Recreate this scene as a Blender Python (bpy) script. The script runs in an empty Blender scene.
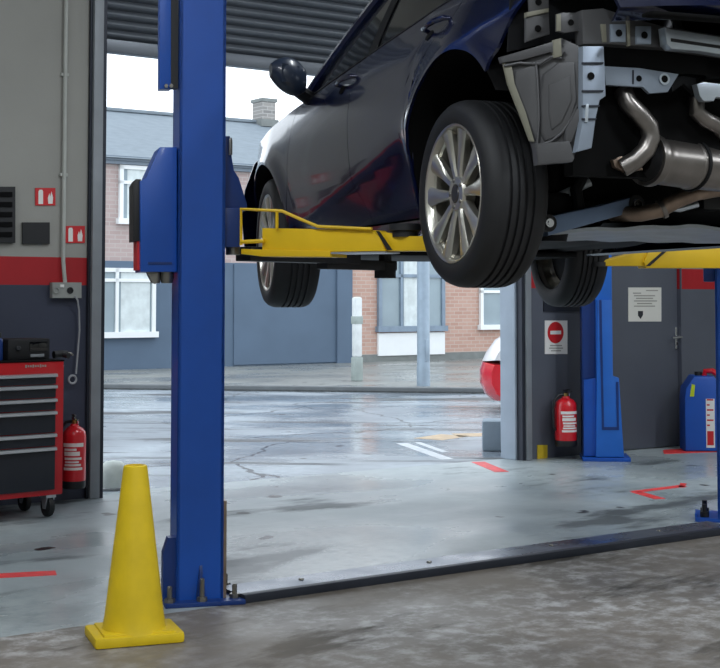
import bpy, bmesh, math, random
from mathutils import Vector, Matrix
random.seed(7)
R = math.radians
scene = bpy.context.scene
COL = scene.collection

# ------------------------------------------------------------------ camera
FPX, HCAM, PITCH, HORIZON = 1400.0, 1.2, R(3.0), 300.0
PY0 = HORIZON - FPX * math.tan(PITCH)
cam_d = bpy.data.cameras.new('camera')
cam = bpy.data.objects.new('camera', cam_d); COL.objects.link(cam)
cam.location = (0, 0, HCAM)
cam.rotation_euler = (R(90) + PITCH, 0, 0)
cam_d.sensor_width = 36; cam_d.sensor_fit = 'HORIZONTAL'
cam_d.lens = FPX / 720 * 36
cam_d.shift_y = -(334 - PY0) / 720
cam_d.clip_end = 300
scene.camera = cam

def ray(px, py):
    cx = (px - 360) / FPX; cy = (PY0 - py) / FPX
    return Vector((cx, math.cos(PITCH) - cy * math.sin(PITCH), math.sin(PITCH) + cy * math.cos(PITCH)))

class Frame:
    """A measuring frame: an origin and a heading; turns photo measurements into local metres."""
    def __init__(s, o, deg):
        s.o = Vector(o); s.a = R(deg)
        s.r = Vector((math.cos(s.a), math.sin(s.a), 0)); s.f = Vector((-math.sin(s.a), math.cos(s.a), 0))
    def loc(s, w):
        d = Vector(w) - s.o
        return Vector((d.dot(s.r), d.dot(s.f), d.z))
    def world(s, x, y, z): return s.o + s.r * x + s.f * y + Vector((0, 0, z))
    def at(s, px, py, x=None, y=None, z=None):
        c = s.loc((0, 0, HCAM)); d = ray(px, py); d = Vector((d.dot(s.r), d.dot(s.f), d.z))
        if x is not None: t = (x - c.x) / d.x
        elif y is not None: t = (y - c.y) / d.y
        else: t = (z - c.z) / d.z
        return c + d * t
def flo(px, py, z=0.0):
    d = ray(px, py); t = (z - HCAM) / d.z
    return Vector((d.x * t, d.y * t, z))

# ------------------------------------------------------------------ materials
def new_mat(name):
    m = bpy.data.materials.new(name); m.use_nodes = True
    nt = m.node_tree; nt.nodes.clear()
    out = nt.nodes.new('ShaderNodeOutputMaterial'); b = nt.nodes.new('ShaderNodeBsdfPrincipled')
    nt.links.new(b.outputs[0], out.inputs[0])
    return m, nt, b
def lin(c): return tuple(((v / 255) / 12.92 if v / 255 < .04045 else ((v / 255 + .055) / 1.055) ** 2.4) for v in c)
def mat(name, rgb, rough=.5, metal=0., vary=.12, scale=6., coat=0., bump=0., bscale=60., spec=.5, rvary=0., stretch=None):
    m, nt, b = new_mat(name); N = nt.nodes; L = nt.links
    c = lin(rgb)
    tc = N.new('ShaderNodeTexCoord')
    src = tc.outputs['Object']
    if stretch:
        mp = N.new('ShaderNodeMapping'); mp.inputs['Scale'].default_value = stretch; L.new(src, mp.inputs[0]); src = mp.outputs[0]
    nz = N.new('ShaderNodeTexNoise'); nz.inputs['Scale'].default_value = scale; nz.inputs['Detail'].default_value = 5
    L.new(src, nz.inputs['Vector'])
    rp = N.new('ShaderNodeValToRGB'); L.new(nz.outputs['Fac'], rp.inputs[0])
    rp.color_ramp.elements[0].position = .3; rp.color_ramp.elements[1].position = .7
    rp.color_ramp.elements[0].color = (*[v * (1 - vary) for v in c], 1)
    rp.color_ramp.elements[1].color = (*[min(1, v * (1 + vary)) for v in c], 1)
    L.new(rp.outputs[0], b.inputs['Base Color'])
    b.inputs['Roughness'].default_value = rough; b.inputs['Metallic'].default_value = metal
    b.inputs['Coat Weight'].default_value = coat; b.inputs['Coat Roughness'].default_value = .07
    b.inputs['Specular IOR Level'].default_value = spec
    if rvary:
        mr = N.new('ShaderNodeMapRange'); L.new(nz.outputs['Fac'], mr.inputs[0])
        mr.inputs[1].default_value = .3; mr.inputs[2].default_value = .7
        mr.inputs[3].default_value = max(.02, rough - rvary); mr.inputs[4].default_value = min(1, rough + rvary)
        L.new(mr.outputs[0], b.inputs['Roughness'])
    if bump:
        n2 = N.new('ShaderNodeTexNoise'); n2.inputs['Scale'].default_value = bscale; n2.inputs['Detail'].default_value = 4
        L.new(src, n2.inputs['Vector'])
        bp = N.new('ShaderNodeBump'); bp.inputs['Strength'].default_value = bump; bp.inputs['Distance'].default_value = .01
        L.new(n2.outputs['Fac'], bp.inputs['Height']); L.new(bp.outputs[0], b.inputs['Normal'])
    return m
def glow(name, rgb, s):
    m, nt, b = new_mat(name)
    b.inputs['Base Color'].default_value = (*lin(rgb), 1)
    b.inputs['Emission Color'].default_value = (*lin(rgb), 1); b.inputs['Emission Strength'].default_value = s
    return m
def ground_mat(name, c1, c2, c3, rlo, rhi, seed, brown=None, crack=True, rot=35, stain=.60, wet=(.40, .62), sst=(.6, 1.5, 1), ssc=1.5, dark=.28):
    """Concrete: large patches, fine grain, dark oily stains, damp areas with a lower roughness."""
    m, nt, b = new_mat(name); N = nt.nodes; L = nt.links
    tc = N.new('ShaderNodeTexCoord')
    mp = N.new('ShaderNodeMapping'); mp.inputs['Rotation'].default_value = (0, 0, -R(rot)); mp.inputs['Location'].default_value = (seed, seed * .7, 0)
    L.new(tc.outputs['Object'], mp.inputs[0]); P = mp.outputs[0]
    def noise(sc, det=5, st=None, rough=.55):
        v = P
        if st:
            q = N.new('ShaderNodeMapping'); q.inputs['Scale'].default_value = st; L.new(P, q.inputs[0]); v = q.outputs[0]
        n = N.new('ShaderNodeTexNoise'); n.inputs['Scale'].default_value = sc; n.inputs['Detail'].default_value = det; n.inputs['Roughness'].default_value = rough
        L.new(v, n.inputs['Vector']); return n.outputs['Fac']
    def ramp(f, a, z):
        r = N.new('ShaderNodeMapRange'); r.interpolation_type = 'SMOOTHSTEP'; L.new(f, r.inputs[0]); r.inputs[1].default_value = a; r.inputs[2].default_value = z; return r.outputs[0]
    def mix(f, a, z):
        x = N.new('ShaderNodeMix'); x.data_type = 'RGBA'; L.new(f, x.inputs['Factor'])
        for i, v in ((6, a), (7, z)):
            if isinstance(v, tuple): x.inputs[i].default_value = (*v, 1)
            else: L.new(v, x.inputs[i])
        return x.outputs[2]
    big = noise(.55, 6, (1, .8, 1)); fine = noise(9, 8, None, .7)
    col = mix(ramp(big, .35, .65), lin(c1), lin(c2))
    col = mix(ramp(fine, .42, .70), col, lin(c3))
    st = noise(ssc, 7, sst, .62)
    stf = ramp(st, stain, stain + .10)
    col = mix(stf, col, tuple(v * dark for v in lin(c1)))
    sp = noise(4.2, 3, (1, 1, 1), .4)
    col = mix(ramp(sp, .70, .74), col, (.012, .012, .013))
    if crack:
        vo = N.new('ShaderNodeTexVoronoi'); vo.feature = 'DISTANCE_TO_EDGE'; vo.inputs['Scale'].default_value = .42
        wv = N.new('ShaderNodeVectorMath'); wv.operation = 'ADD'
        nn = N.new('ShaderNodeTexNoise'); nn.inputs['Scale'].default_value = 1.6; nn.inputs['Detail'].default_value = 4
        L.new(P, nn.inputs['Vector']); sc = N.new('ShaderNodeVectorMath'); sc.operation = 'SCALE'; sc.inputs['Scale'].default_value = .5
        L.new(nn.outputs['Color'], sc.inputs[0]); L.new(P, wv.inputs[0]); L.new(sc.outputs[0], wv.inputs[1]); L.new(wv.outputs[0], vo.inputs['Vector'])
        ck = N.new('ShaderNodeMath'); ck.operation = 'LESS_THAN'; ck.inputs[1].default_value = .006; L.new(vo.outputs['Distance'], ck.inputs[0])
        col = mix(ck.outputs[0], col, tuple(v * .3 for v in lin(c1)))
    if brown:
        br = noise(.9, 6)
        col = mix(ramp(br, .3, .75), col, lin(brown))
    L.new(col, b.inputs['Base Color'])
    wetf = ramp(noise(.7, 5, (.7, 1.3, 1)), *wet)
    mr = N.new('ShaderNodeMapRange'); L.new(wetf, mr.inputs[0]); mr.inputs[3].default_value = rhi; mr.inputs[4].default_value = rlo
    ad = N.new('ShaderNodeMath'); ad.operation = 'MULTIPLY_ADD'; L.new(fine, ad.inputs[0]); ad.inputs[1].default_value = .12; L.new(mr.outputs[0], ad.inputs[2])
    ad2 = N.new('ShaderNodeMath'); ad2.operation = 'MULTIPLY_ADD'; L.new(stf, ad2.inputs[0]); ad2.inputs[1].default_value = .18; L.new(ad.outputs[0], ad2.inputs[2])
    L.new(ad2.outputs[0], b.inputs['Roughness'])
    bp = N.new('ShaderNodeBump'); bp.inputs['Strength'].default_value = .22; bp.inputs['Distance'].default_value = .006
    L.new(noise(22, 6), bp.inputs['Height']); L.new(bp.outputs[0], b.inputs['Normal'])
    return m
def brick_mat(name, c1, c2, mortar, w=.22, h=.075):
    m, nt, b = new_mat(name); N = nt.nodes; L = nt.links
    tc = N.new('ShaderNodeTexCoord'); sp = N.new('ShaderNodeSeparateXYZ'); cb = N.new('ShaderNodeCombineXYZ')
    L.new(tc.outputs['Object'], sp.inputs[0]); L.new(sp.outputs[0], cb.inputs[0]); L.new(sp.outputs[2], cb.inputs[1])
    bk = N.new('ShaderNodeTexBrick'); L.new(cb.outputs[0], bk.inputs['Vector'])
    bk.inputs['Scale'].default_value = 1; bk.inputs['Brick Width'].default_value = w; bk.inputs['Row Height'].default_value = h
    bk.inputs['Mortar Size'].default_value = .008
    bk.inputs['Color1'].default_value = (*lin(c1), 1); bk.inputs['Color2'].default_value = (*lin(c2), 1); bk.inputs['Mortar'].default_value = (*lin(mortar), 1)
    L.new(bk.outputs['Color'], b.inputs['Base Color']); b.inputs['Roughness'].default_value = .85
    return m

M = {}
M['wall_white'] = mat('wall_white_paint', (152, 151, 145), .75, vary=.06, scale=1.5, bump=.05)
M['wall_red'] = mat('wall_red_paint', (166, 24, 32), .6, vary=.06)
M['wall_dark'] = mat('wall_slate_paint', (54, 59, 76), .55, vary=.08, scale=2, bump=.04)
M['wall_dark_right'] = mat('wall_grey_paint', (86, 90, 100), .55, vary=.07, scale=2, bump=.04)
M['ceiling'] = mat('ceiling_panel', (74, 76, 80), .8)
M['steel_dark'] = mat('dark_steel', (46, 50, 60), .5, .4)
M['steel_grey'] = mat('grey_steel', (138, 143, 148), .5, .2, vary=.15, scale=4)
M['jamb_white'] = mat('pale_painted_jamb', (165, 178, 192), .5, vary=.07)
M['shutter'] = mat('shutter_steel', (112, 118, 126), .38, .3, vary=.1, stretch=(.3, 1, 3))
M['floor'] = ground_mat('workshop_concrete', (132, 143, 148), (178, 187, 188), (152, 162, 164), .13, .40, 3.1, crack=False, stain=.54, dark=.36, rot=5, sst=(.45, 1.1, 1), ssc=1.3)
M['floor_near'] = ground_mat('worn_workshop_concrete', (84, 81, 78), (128, 122, 114), (186, 186, 186), .36, .60, 8.3, brown=(116, 108, 98), crack=False, stain=.55, dark=.42, rot=12, sst=(.5, 1.3, 1), ssc=2.2)
M['street'] = ground_mat('wet_forecourt_concrete', (108, 117, 127), (166, 176, 184), (134, 144, 152), .07, .30, 5.7, crack=True, stain=.52, dark=.20, rot=-2, sst=(.24, 1.2, 1), ssc=1.1)
M['pavement'] = ground_mat('wet_pavement_slabs', (112, 114, 112), (140, 142, 138), (126, 128, 126), .16, .42, 1.7, crack=False)
M['kerb'] = mat('kerb_stone', (98, 102, 104), .6)
M['red_line'] = mat('red_floor_paint', (226, 62, 62), .5, vary=.2, scale=14)
M['white_line'] = mat('white_road_paint', (198, 202, 206), .5, vary=.15, scale=12)
M['orange_line'] = mat('orange_road_paint', (190, 164, 130), .5, vary=.2, scale=12)
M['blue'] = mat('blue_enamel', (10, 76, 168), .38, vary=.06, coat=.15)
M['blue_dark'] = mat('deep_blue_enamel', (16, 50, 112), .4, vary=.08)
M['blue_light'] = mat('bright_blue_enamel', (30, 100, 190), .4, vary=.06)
M['yellow'] = mat('yellow_enamel', (232, 190, 24), .42, vary=.06)
M['yellow_cone'] = mat('yellow_cone_plastic', (222, 190, 22), .5, vary=.10, scale=9, bump=.05, bscale=30)
M['black'] = mat('black_plastic', (22, 23, 26), .5)
M['black_soft'] = mat('black_matt', (6, 6, 7), .8, spec=.15)
M['chrome'] = mat('chrome', (215, 218, 222), .14, 1, vary=.03)
M['brass'] = mat('brass_fitting', (168, 140, 84), .35, .9)
M['zinc'] = mat('zinc_bolt', (132, 130, 124), .4, .85)
M['cover_steel'] = mat('worn_checker_steel', (104, 110, 122), .30, .6, vary=.2, scale=5, rvary=.12)
M['rubber'] = mat('tyre_rubber', (26, 27, 30), .62, vary=.12, scale=20)
M['alloy'] = mat('alloy_rim', (205, 202, 192), .28, .85, vary=.04)
M['disc'] = mat('brake_disc', (96, 94, 92), .35, .9, vary=.2)
M['paint'] = mat('navy_car_paint', (9, 20, 58), .24, .25, vary=.03, coat=1.0)
M['mirror_shell'] = mat('slate_mirror_shell', (36, 46, 62), .35, vary=.04, coat=.3)
M['glass'] = mat('tinted_glass', (12, 14, 18), .06, 0, vary=.02, coat=.6)
M['bare'] = mat('primered_grey_panel', (88, 88, 90), .40, .35, vary=.08, scale=8)
M['bare_blue'] = mat('bare_steel_beam', (158, 170, 186), .36, .55, vary=.12, scale=8)
M['bare_beige'] = mat('beige_sealer', (128, 126, 112), .5, .1)
M['silver'] = mat('silver_reinforcement', (206, 216, 226), .3, .7, vary=.08)
M['exhaust'] = mat('stainless_exhaust', (138, 133, 129), .32, .9, vary=.18, scale=10)
M['exhaust_brown'] = mat('heat_stained_exhaust', (150, 132, 118), .38, .8, vary=.25, scale=14)
M['under'] = mat('underbody_black', (15, 16, 19), .65, spec=.25, vary=.2)
M['under_grey'] = mat('underbody_shield', (178, 186, 192), .42, .25, vary=.15, scale=7)
M['arm_steel'] = mat('suspension_arm_steel', (120, 142, 174), .42, .3, vary=.1)
M['cab_red'] = mat('red_cabinet_enamel', (182, 22, 30), .35, vary=.05, coat=.3)
M['drawer'] = mat('black_drawer_front', (26, 29, 38), .4, vary=.06)
M['alu'] = mat('aluminium_handle', (206, 210, 216), .35, .8, vary=.04)
M['ext_red'] = mat('extinguisher_red', (206, 22, 34), .3, vary=.04, coat=.4)
M['label_white'] = mat('white_label', (226, 224, 220), .6, vary=.03)
M['ink'] = mat('dark_print', (40, 42, 46), .7)
M['ink_grey'] = mat('grey_print', (150, 148, 140), .7)
M['sign_red'] = mat('sign_red', (196, 30, 36), .5, vary=.03)
M['paper'] = mat('notice_paper', (214, 212, 204), .7, vary=.02)
M['plastic_grey'] = mat('grey_socket_plastic', (142, 144, 140), .55)
M['cable_grey'] = mat('grey_cable', (150, 152, 156), .55)
M['conduit'] = mat('painted_conduit', (176, 178, 172), .55)
M['door'] = mat('grey_door_paint', (84, 88, 98), .5, vary=.05, scale=2)
M['brick'] = brick_mat('pink_brick', (182, 164, 160), (170, 150, 146), (182, 172, 168))
M['brick_red'] = brick_mat('red_brick', (190, 156, 142), (178, 140, 126), (190, 172, 160))
M['slate'] = mat('roof_slate', (118, 128, 136), .7, vary=.10, scale=5, stretch=(1, 1, 4))
M['render_blue'] = mat('blue_grey_render', (84, 102, 122), .7, vary=.08, scale=1.2)
M['frame_white'] = mat('white_window_frame', (232, 234, 234), .5, vary=.02)
M['frame_grey'] = mat('grey_window_frame', (124, 140, 156), .5)
M['pane'] = mat('window_pane', (134, 150, 158), .08, 0, vary=.12, scale=1.2)
M['curtain'] = mat('pale_curtain', (206, 214, 214), .8)
M['dome_pale'] = mat('mottled_pale', (186, 192, 186), .6, vary=.12, scale=14)
M['plinth'] = mat('plinth_stone', (120, 124, 122), .8, vary=.12)
M['chimney'] = brick_mat('chimney_brick', (150, 146, 142), (124, 122, 120), (170, 168, 164))
M['fascia'] = mat('fascia_grey', (112, 124, 136), .6)
M['pole'] = mat('galvanised_pole', (150, 166, 180), .5, .2)
M['bollard_white'] = mat('white_bollard', (222, 226, 226), .5)
M['bollard_grey'] = mat('bollard_foot', (158, 168, 164), .6)
M['van_red'] = mat('red_car_paint', (214, 30, 44), .25, vary=.03, coat=.8)
M['van_white'] = mat('white_car_panel', (228, 226, 226), .3, vary=.02, coat=.6)
M['concrete_block'] = mat('concrete_block', (140, 154, 166), .75, vary=.1)
M['tag_yellow'] = mat('yellow_tag', (206, 176, 40), .5)
M['drum_blue'] = mat('blue_drum_plastic', (22, 80, 172), .4, vary=.05)
M['drum_green'] = mat('green_yellow_sticker', (190, 206, 30), .5)
M['tube'] = glow('lit_tube', (236, 244, 255), 3.0)
M['fixture'] = mat('white_fixture', (225, 226, 226), .5)

# ------------------------------------------------------------------ mesh builder
class MB:
    def __init__(s): s.bm = bmesh.new()
    def _mi(s, faces, mi):
        for f in faces: f.material_index = mi
    def box(s, c, d, rz=0., bev=0., mi=0, rot=None):
        mtx = Matrix.Translation(Vector(c)) @ (rot.to_4x4() if rot else Matrix.Rotation(rz, 4, 'Z')) @ Matrix.Diagonal((*d, 1))
        g = bmesh.ops.create_cube(s.bm, size=1, matrix=mtx)
        vs = g['verts']; fs = set(f for v in vs for f in v.link_faces); s._mi(fs, mi)
        if bev:
            es = list(set(e for v in vs for e in v.link_edges))
            r = bmesh.ops.bevel(s.bm, geom=es, offset=bev, segments=2, affect='EDGES', profile=.6)
            s._mi(r['faces'], mi)
        return s
    def box2(s, a, b, bev=0., mi=0):
        a = Vector(a); b = Vector(b)
        return s.box((a + b) / 2, [max(abs(v), 1e-4) for v in (b - a)], bev=bev, mi=mi)
    def prism(s, pts, vec, bev=0., mi=0):
        vec = Vector(vec); bm = s.bm
        a = [bm.verts.new(Vector(p)) for p in pts]; b = [bm.verts.new(Vector(p) + vec) for p in pts]
        n = len(a); fs = [bm.faces.new(a), bm.faces.new(b[::-1])]
        for i in range(n):
            fs.append(bm.faces.new((a[i], b[i], b[(i + 1) % n], a[(i + 1) % n])))
        s._mi(fs, mi)
        bmesh.ops.recalc_face_normals(bm, faces=fs)
        if bev:
            es = list(set(e for f in fs[:1] for e in f.edges))
            r = bmesh.ops.bevel(bm, geom=es, offset=bev, segments=2, affect='EDGES', profile=.6); s._mi(r['faces'], mi)
        return s
    def tube(s, path, r, n=10, mi=0, closed=False, sx=1.):
        P = [Vector(p) for p in path]; m = len(P)
        rr = r if isinstance(r, (list, tuple)) else [r] * m
        rings = []; up = None
        for i in range(m):
            if closed: t = P[(i + 1) % m] - P[i - 1]
            else: t = P[min(i + 1, m - 1)] - P[max(i - 1, 0)]
            t.normalize()
            if up is None:
                up = Vector((0, 0, 1)) if abs(t.z) < .9 else Vector((1, 0, 0))
            up = (up - t * up.dot(t)).normalized(); side = t.cross(up)
            rings.append([s.bm.verts.new(P[i] + (up * math.sin(k * 2 * math.pi / n) + side * math.cos(k * 2 * math.pi / n) * sx) * rr[i]) for k in range(n)])
        fs = []
        for i in range(m if closed else m - 1):
            a, b = rings[i], rings[(i + 1) % m]
            for k in range(n): fs.append(s.bm.faces.new((a[k], a[(k + 1) % n], b[(k + 1) % n], b[k])))
        if not closed: fs += [s.bm.faces.new(rings[0][::-1]), s.bm.faces.new(rings[-1])]
        s._mi(fs, mi); return s
    def lathe(s, prof, n=32, c=(0, 0, 0), axis='Z', mi=0, closed=False, sx=1., sy=1., caps=True):
        c = Vector(c); rings = []
        for r, h in prof:
            ring = []
            for k in range(n):
                t = 2 * math.pi * k / n; x, y = r * math.cos(t) * sx, r * math.sin(t) * sy
                p = Vector((x, y, h)) if axis == 'Z' else (Vector((h, x, y)) if axis == 'X' else Vector((x, h, y)))
                ring.append(s.bm.verts.new(c + p))
            rings.append(ring)
        fs = []; m = len(rings)
        for i in range(m if closed else m - 1):
            a, b = rings[i], rings[(i + 1) % m]
            for k in range(n): fs.append(s.bm.faces.new((a[k], a[(k + 1) % n], b[(k + 1) % n], b[k])))
        if not closed and caps:
            if prof[0][0] > 1e-4: fs.append(s.bm.faces.new(rings[0][::-1]))
            if prof[-1][0] > 1e-4: fs.append(s.bm.faces.new(rings[-1]))
        s._mi(fs, mi); return s
    def sheet(s, rows, th=.0, mi=0, off=None):
        """A surface through rows of points; thickened by th along off(point)."""
        bm = s.bm; V = [[bm.verts.new(Vector(p)) for p in row] for row in rows]; fs = []
        nu, nv = len(V), len(V[0])
        for i in range(nu - 1):
            for j in range(nv - 1): fs.append(bm.faces.new((V[i][j], V[i + 1][j], V[i + 1][j + 1], V[i][j + 1])))
        if off is not None:
            W = [[bm.verts.new(Vector(p) + Vector(off)) for p in row] for row in rows]
            for i in range(nu - 1):
                for j in range(nv - 1): fs.append(bm.faces.new((W[i][j], W[i][j + 1], W[i + 1][j + 1], W[i + 1][j])))
            for i in range(nu - 1):
                for j in (0, nv - 1): fs.append(bm.faces.new((V[i][j], V[i + 1][j], W[i + 1][j], W[i][j])))
            for j in range(nv - 1):
                for i in (0, nu - 1): fs.append(bm.faces.new((V[i][j], V[i][j + 1], W[i][j + 1], W[i][j])))
        s._mi(fs, mi); return s
    def out(s, name, mats, parent=None, smooth=35, loc=None, rz=0.):
        bmesh.ops.remove_doubles(s.bm, verts=s.bm.verts[:], dist=1e-6)
        bmesh.ops.recalc_face_normals(s.bm, faces=s.bm.faces[:])
        me = bpy.data.meshes.new(name); s.bm.to_mesh(me); s.bm.free()
        for m in (mats if isinstance(mats, (list, tuple)) else [mats]): me.materials.append(M[m] if isinstance(m, str) else m)
        if smooth:
            for p in me.polygons: p.use_smooth = True
            me.set_sharp_from_angle(angle=R(smooth))
        o = bpy.data.objects.new(name, me); COL.objects.link(o)
        if parent is not None: o.parent = parent
        if loc is not None: o.location = loc
        o.rotation_euler.z = rz
        return o

def tag(o, label, cat, group=None, kind=None):
    o['label'] = label; o['category'] = cat
    if group: o['group'] = group
    if kind: o['kind'] = kind
    return o
def thing(name, label, cat, loc, rz=0., group=None):
    o = bpy.data.objects.new(name, None); COL.objects.link(o)
    o.location = loc; o.rotation_euler.z = rz; o.empty_display_size = .1
    return tag(o, label, cat, group)
def struct(o, label=None):
    o['kind'] = 'structure'
    if label: o['label'] = label
    return o
def copy_tree(o, parent=None):
    c = o.copy(); COL.objects.link(c); c.parent = parent
    for ch in list(o.children): copy_tree(ch, c)
    return c

# ------------------------------------------------------------------ the room frame (x along the door wall, y out into the street)
TH = 35.0; A = R(TH)
RM = Frame(flo(100, 497), TH)
def rm(x, y, z=0.): return RM.world(x, y, z)
U0, U1, V0, CEIL = -5.0, 6.5, -12.0, 4.6
jR = RM.at(510, 459, z=0).x          # right edge of the door opening
shT = 4.0                            # lintel
WT = .16                             # wall thickness
band_lo = RM.at(45, 285, y=0).z; band_hi = RM.at(45, 257, y=0).z
# floor: two concrete pours meeting under the lift's cover plate
bA = RM.loc(flo(236, 602)); bB = RM.loc(flo(720, 536)); barv = (bA.y + bB.y) / 2
def slab(name, x0, x1, y0, y1, m, z=0., t=.12):
    return MB().box2((x0, y0, z - t), (x1, y1, z)).out(name, m, None, 0, RM.o, A)
struct(slab('floor', U0, U1, barv, WT, 'floor'))
struct(slab('floor_1', U0, U1, V0, barv, 'floor_near'))
kA = RM.loc(flo(110, 388)); kB = RM.loc(flo(480, 392)); kY = (kA.y + kB.y) / 2
HS = Frame(flo(108, 370), TH)        # the house front opposite
hy = RM.loc(HS.o).y
# kerb follows its own line; street up to it
kerb_dir = (flo(480, 392) - flo(110, 388)).normalized()
k0 = flo(110, 388) - kerb_dir * 14; k1 = flo(480, 392) + kerb_dir * 6
kn = Vector((-kerb_dir.y, kerb_dir.x, 0)); dn = Vector((0, 0, .02))
struct(MB().prism([rm(-9, 0) - dn, rm(12, 0) - dn, k1 + kerb_dir * 4 - dn, k1 + kn * .05 - dn, k0 + kn * .05 - dn], (0, 0, -.12)).out('street', 'street', None, 0))
struct(MB().prism([k0, k1, k1 + kn * 26, k0 + kn * 26], (0, 0, -.1)).out('pavement', 'pavement', None, 0))
struct(MB().prism([k0 + Vector((0, 0, .05)), k1 + Vector((0, 0, .05)), k1 + kn * .16 + Vector((0, 0, .05)), k0 + kn * .16 + Vector((0, 0, .05))], (0, 0, -.2), bev=.015).out('kerb', 'kerb', None, 0))

def band_wall(name, x0, x1, mats, zs):
    b = MB(); z = 0
    for i, zt in enumerate(zs):
        b.box2((x0, 0, z), (x1, WT, zt), mi=i); z = zt
    return struct(b.out(name, mats, None, 0, RM.o, A))
band_wall('wall_left', U0, -.022, ['wall_dark', 'wall_red', 'wall_white'], [band_lo, band_hi, CEIL])
# right wall with a door opening
dR = RM.at(681, 400, y=0).x; dL = dR - .92; dT = 2.02
wr0 = RM.at(514, 459, z=0).x
b = MB()
for x0, x1 in ((wr0, dL), (dR, U1)):
    b.box2((x0, 0, 0), (x1, WT, band_lo), mi=0); b.box2((x0, 0, band_lo), (x1, WT, band_hi), mi=1); b.box2((x0, 0, band_hi), (x1, WT, CEIL), mi=2)
b.box2((dL, 0, dT), (dR, WT, CEIL), mi=2); b.box2((dL, .12, 0), (dR, WT, dT), mi=0)
struct(b.out('wall_right', ['wall_dark_right', 'wall_red', 'wall_white'], None, 0, RM.o, A))
struct(MB().box2((0, 0, 3.75), (wr0, WT, CEIL)).out('wall_lintel', 'wall_white', None, 0, RM.o, A))
struct(MB().box2((U0 - .2, V0, 0), (U0, WT, CEIL)).out('wall_west', 'wall_white', None, 0, RM.o, A))
struct(MB().box2((U1, V0, 0), (U1 + .2, WT, CEIL)).out('wall_east', 'wall_white', None, 0, RM.o, A))
struct(MB().box2((U0 - .2, V0 - .2, 0), (U1 + .2, V0, CEIL)).out('wall_back', 'wall_white', None, 0, RM.o, A))
struct(MB().box2((U0 - .2, V0 - .2, CEIL), (U1 + .2, WT, CEIL + .15)).out('ceiling', 'ceiling', None, 0, RM.o, A))
# jambs
struct(MB().box2((-.024, -.045, 0), (-.002, WT, 3.75), mi=1).box2((-.088, -.05, 0), (-.024, 0, 3.75), bev=.006, mi=0).box2((-.102, -.025, 0), (-.088, 0, 3.75), mi=1)
       .out('trim_1', ['steel_grey', 'steel_dark'], None, 30, RM.o, A), 'grey steel guide rail on the left of the door opening')
xj = RM.at(498, 450, y=WT + .05).x
struct(MB().box2((jR - .02, .03, 0), (wr0, WT + .04, 3.75), bev=.008).out('trim_2', 'jamb_white', None, 30, RM.o, A), 'pale reveal on the right of the door opening')
struct(MB().box2((wr0 - .025, -.03, 0), (wr0 + .005, .03, 3.75), mi=0).box2((wr0 + .006, -.045, 0), (wr0 + .06, 0, 3.75), bev=.005, mi=1)
       .out('trim_3', ['steel_dark', 'steel_grey'], None, 30, RM.o, A), 'grey steel angle on the right edge of the door opening')

# roller shutter
sv = .12
z_sl = RM.at(108, 52, y=sv).z; z_sr = RM.at(320, 77, y=sv).z; zb = (z_sl + z_sr) / 2
sh = thing('roller_shutter', 'corrugated grey steel roller shutter raised above the door opening', 'shutter', rm(jR / 2, sv, zb), A)
hw = jR / 2 - .02
prof = []; z = .09; pitch = .064
while z < 3.7 - zb:
    for k in range(8):
        t = k / 8
        prof.append((0, .018 - .04 * math.sin(math.pi * t) ** .8, z + t * pitch))
    z += pitch
MB().sheet([[(-hw, p[1], p[2]) for p in prof], [(hw, p[1], p[2]) for p in prof]], off=(0, .012, 0)).out('curtain', 'shutter', sh, 60)
MB().box2((-hw, -.035, -.0), (hw, .035, .085), bev=.008).out('bottom_bar', 'shutter', sh)
for k, xx in enumerate((-hw, hw)):
    pass

# floor lines
def line(pts, w, m, name, z=.0, frame=None):
    P = [flo(*p) + Vector((0, 0, z)) for p in pts]; bb = MB()
    for a, c in zip(P, P[1:]):
        t = (c - a).normalized(); n = Vector((-t.y, t.x, 0)) * w / 2
        bb.prism([a - n, c - n, c + n, a + n], (0, 0, .002))
    return struct(bb.out(name, m, None, 0))
line([(-20, 577), (56, 573)], .10, 'red_line', 'floor_marking')
line([(478, 462), (502, 472)], .10, 'red_line', 'floor_marking')
line([(634, 492), (683, 486)], .07, 'red_line', 'floor_marking')
line([(636, 492), (660, 499)], .07, 'red_line', 'floor_marking')
line([(683.5, 483.5), (681.5, 487.5)], .04, 'red_line', 'floor_marking')
line([(402, 441), (448, 457)], .10, 'white_line', 'road_marking', -.02)
line([(417, 440), (446, 450)], .06, 'white_line', 'road_marking', -.02)
line([(428, 437), (455, 433), (520, 432)], .30, 'orange_line', 'road_marking', -.02)
line([(30, 385.5), (330, 390), (600, 399)], .05, 'red_line', 'road_marking', -.02) if False else None

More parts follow.
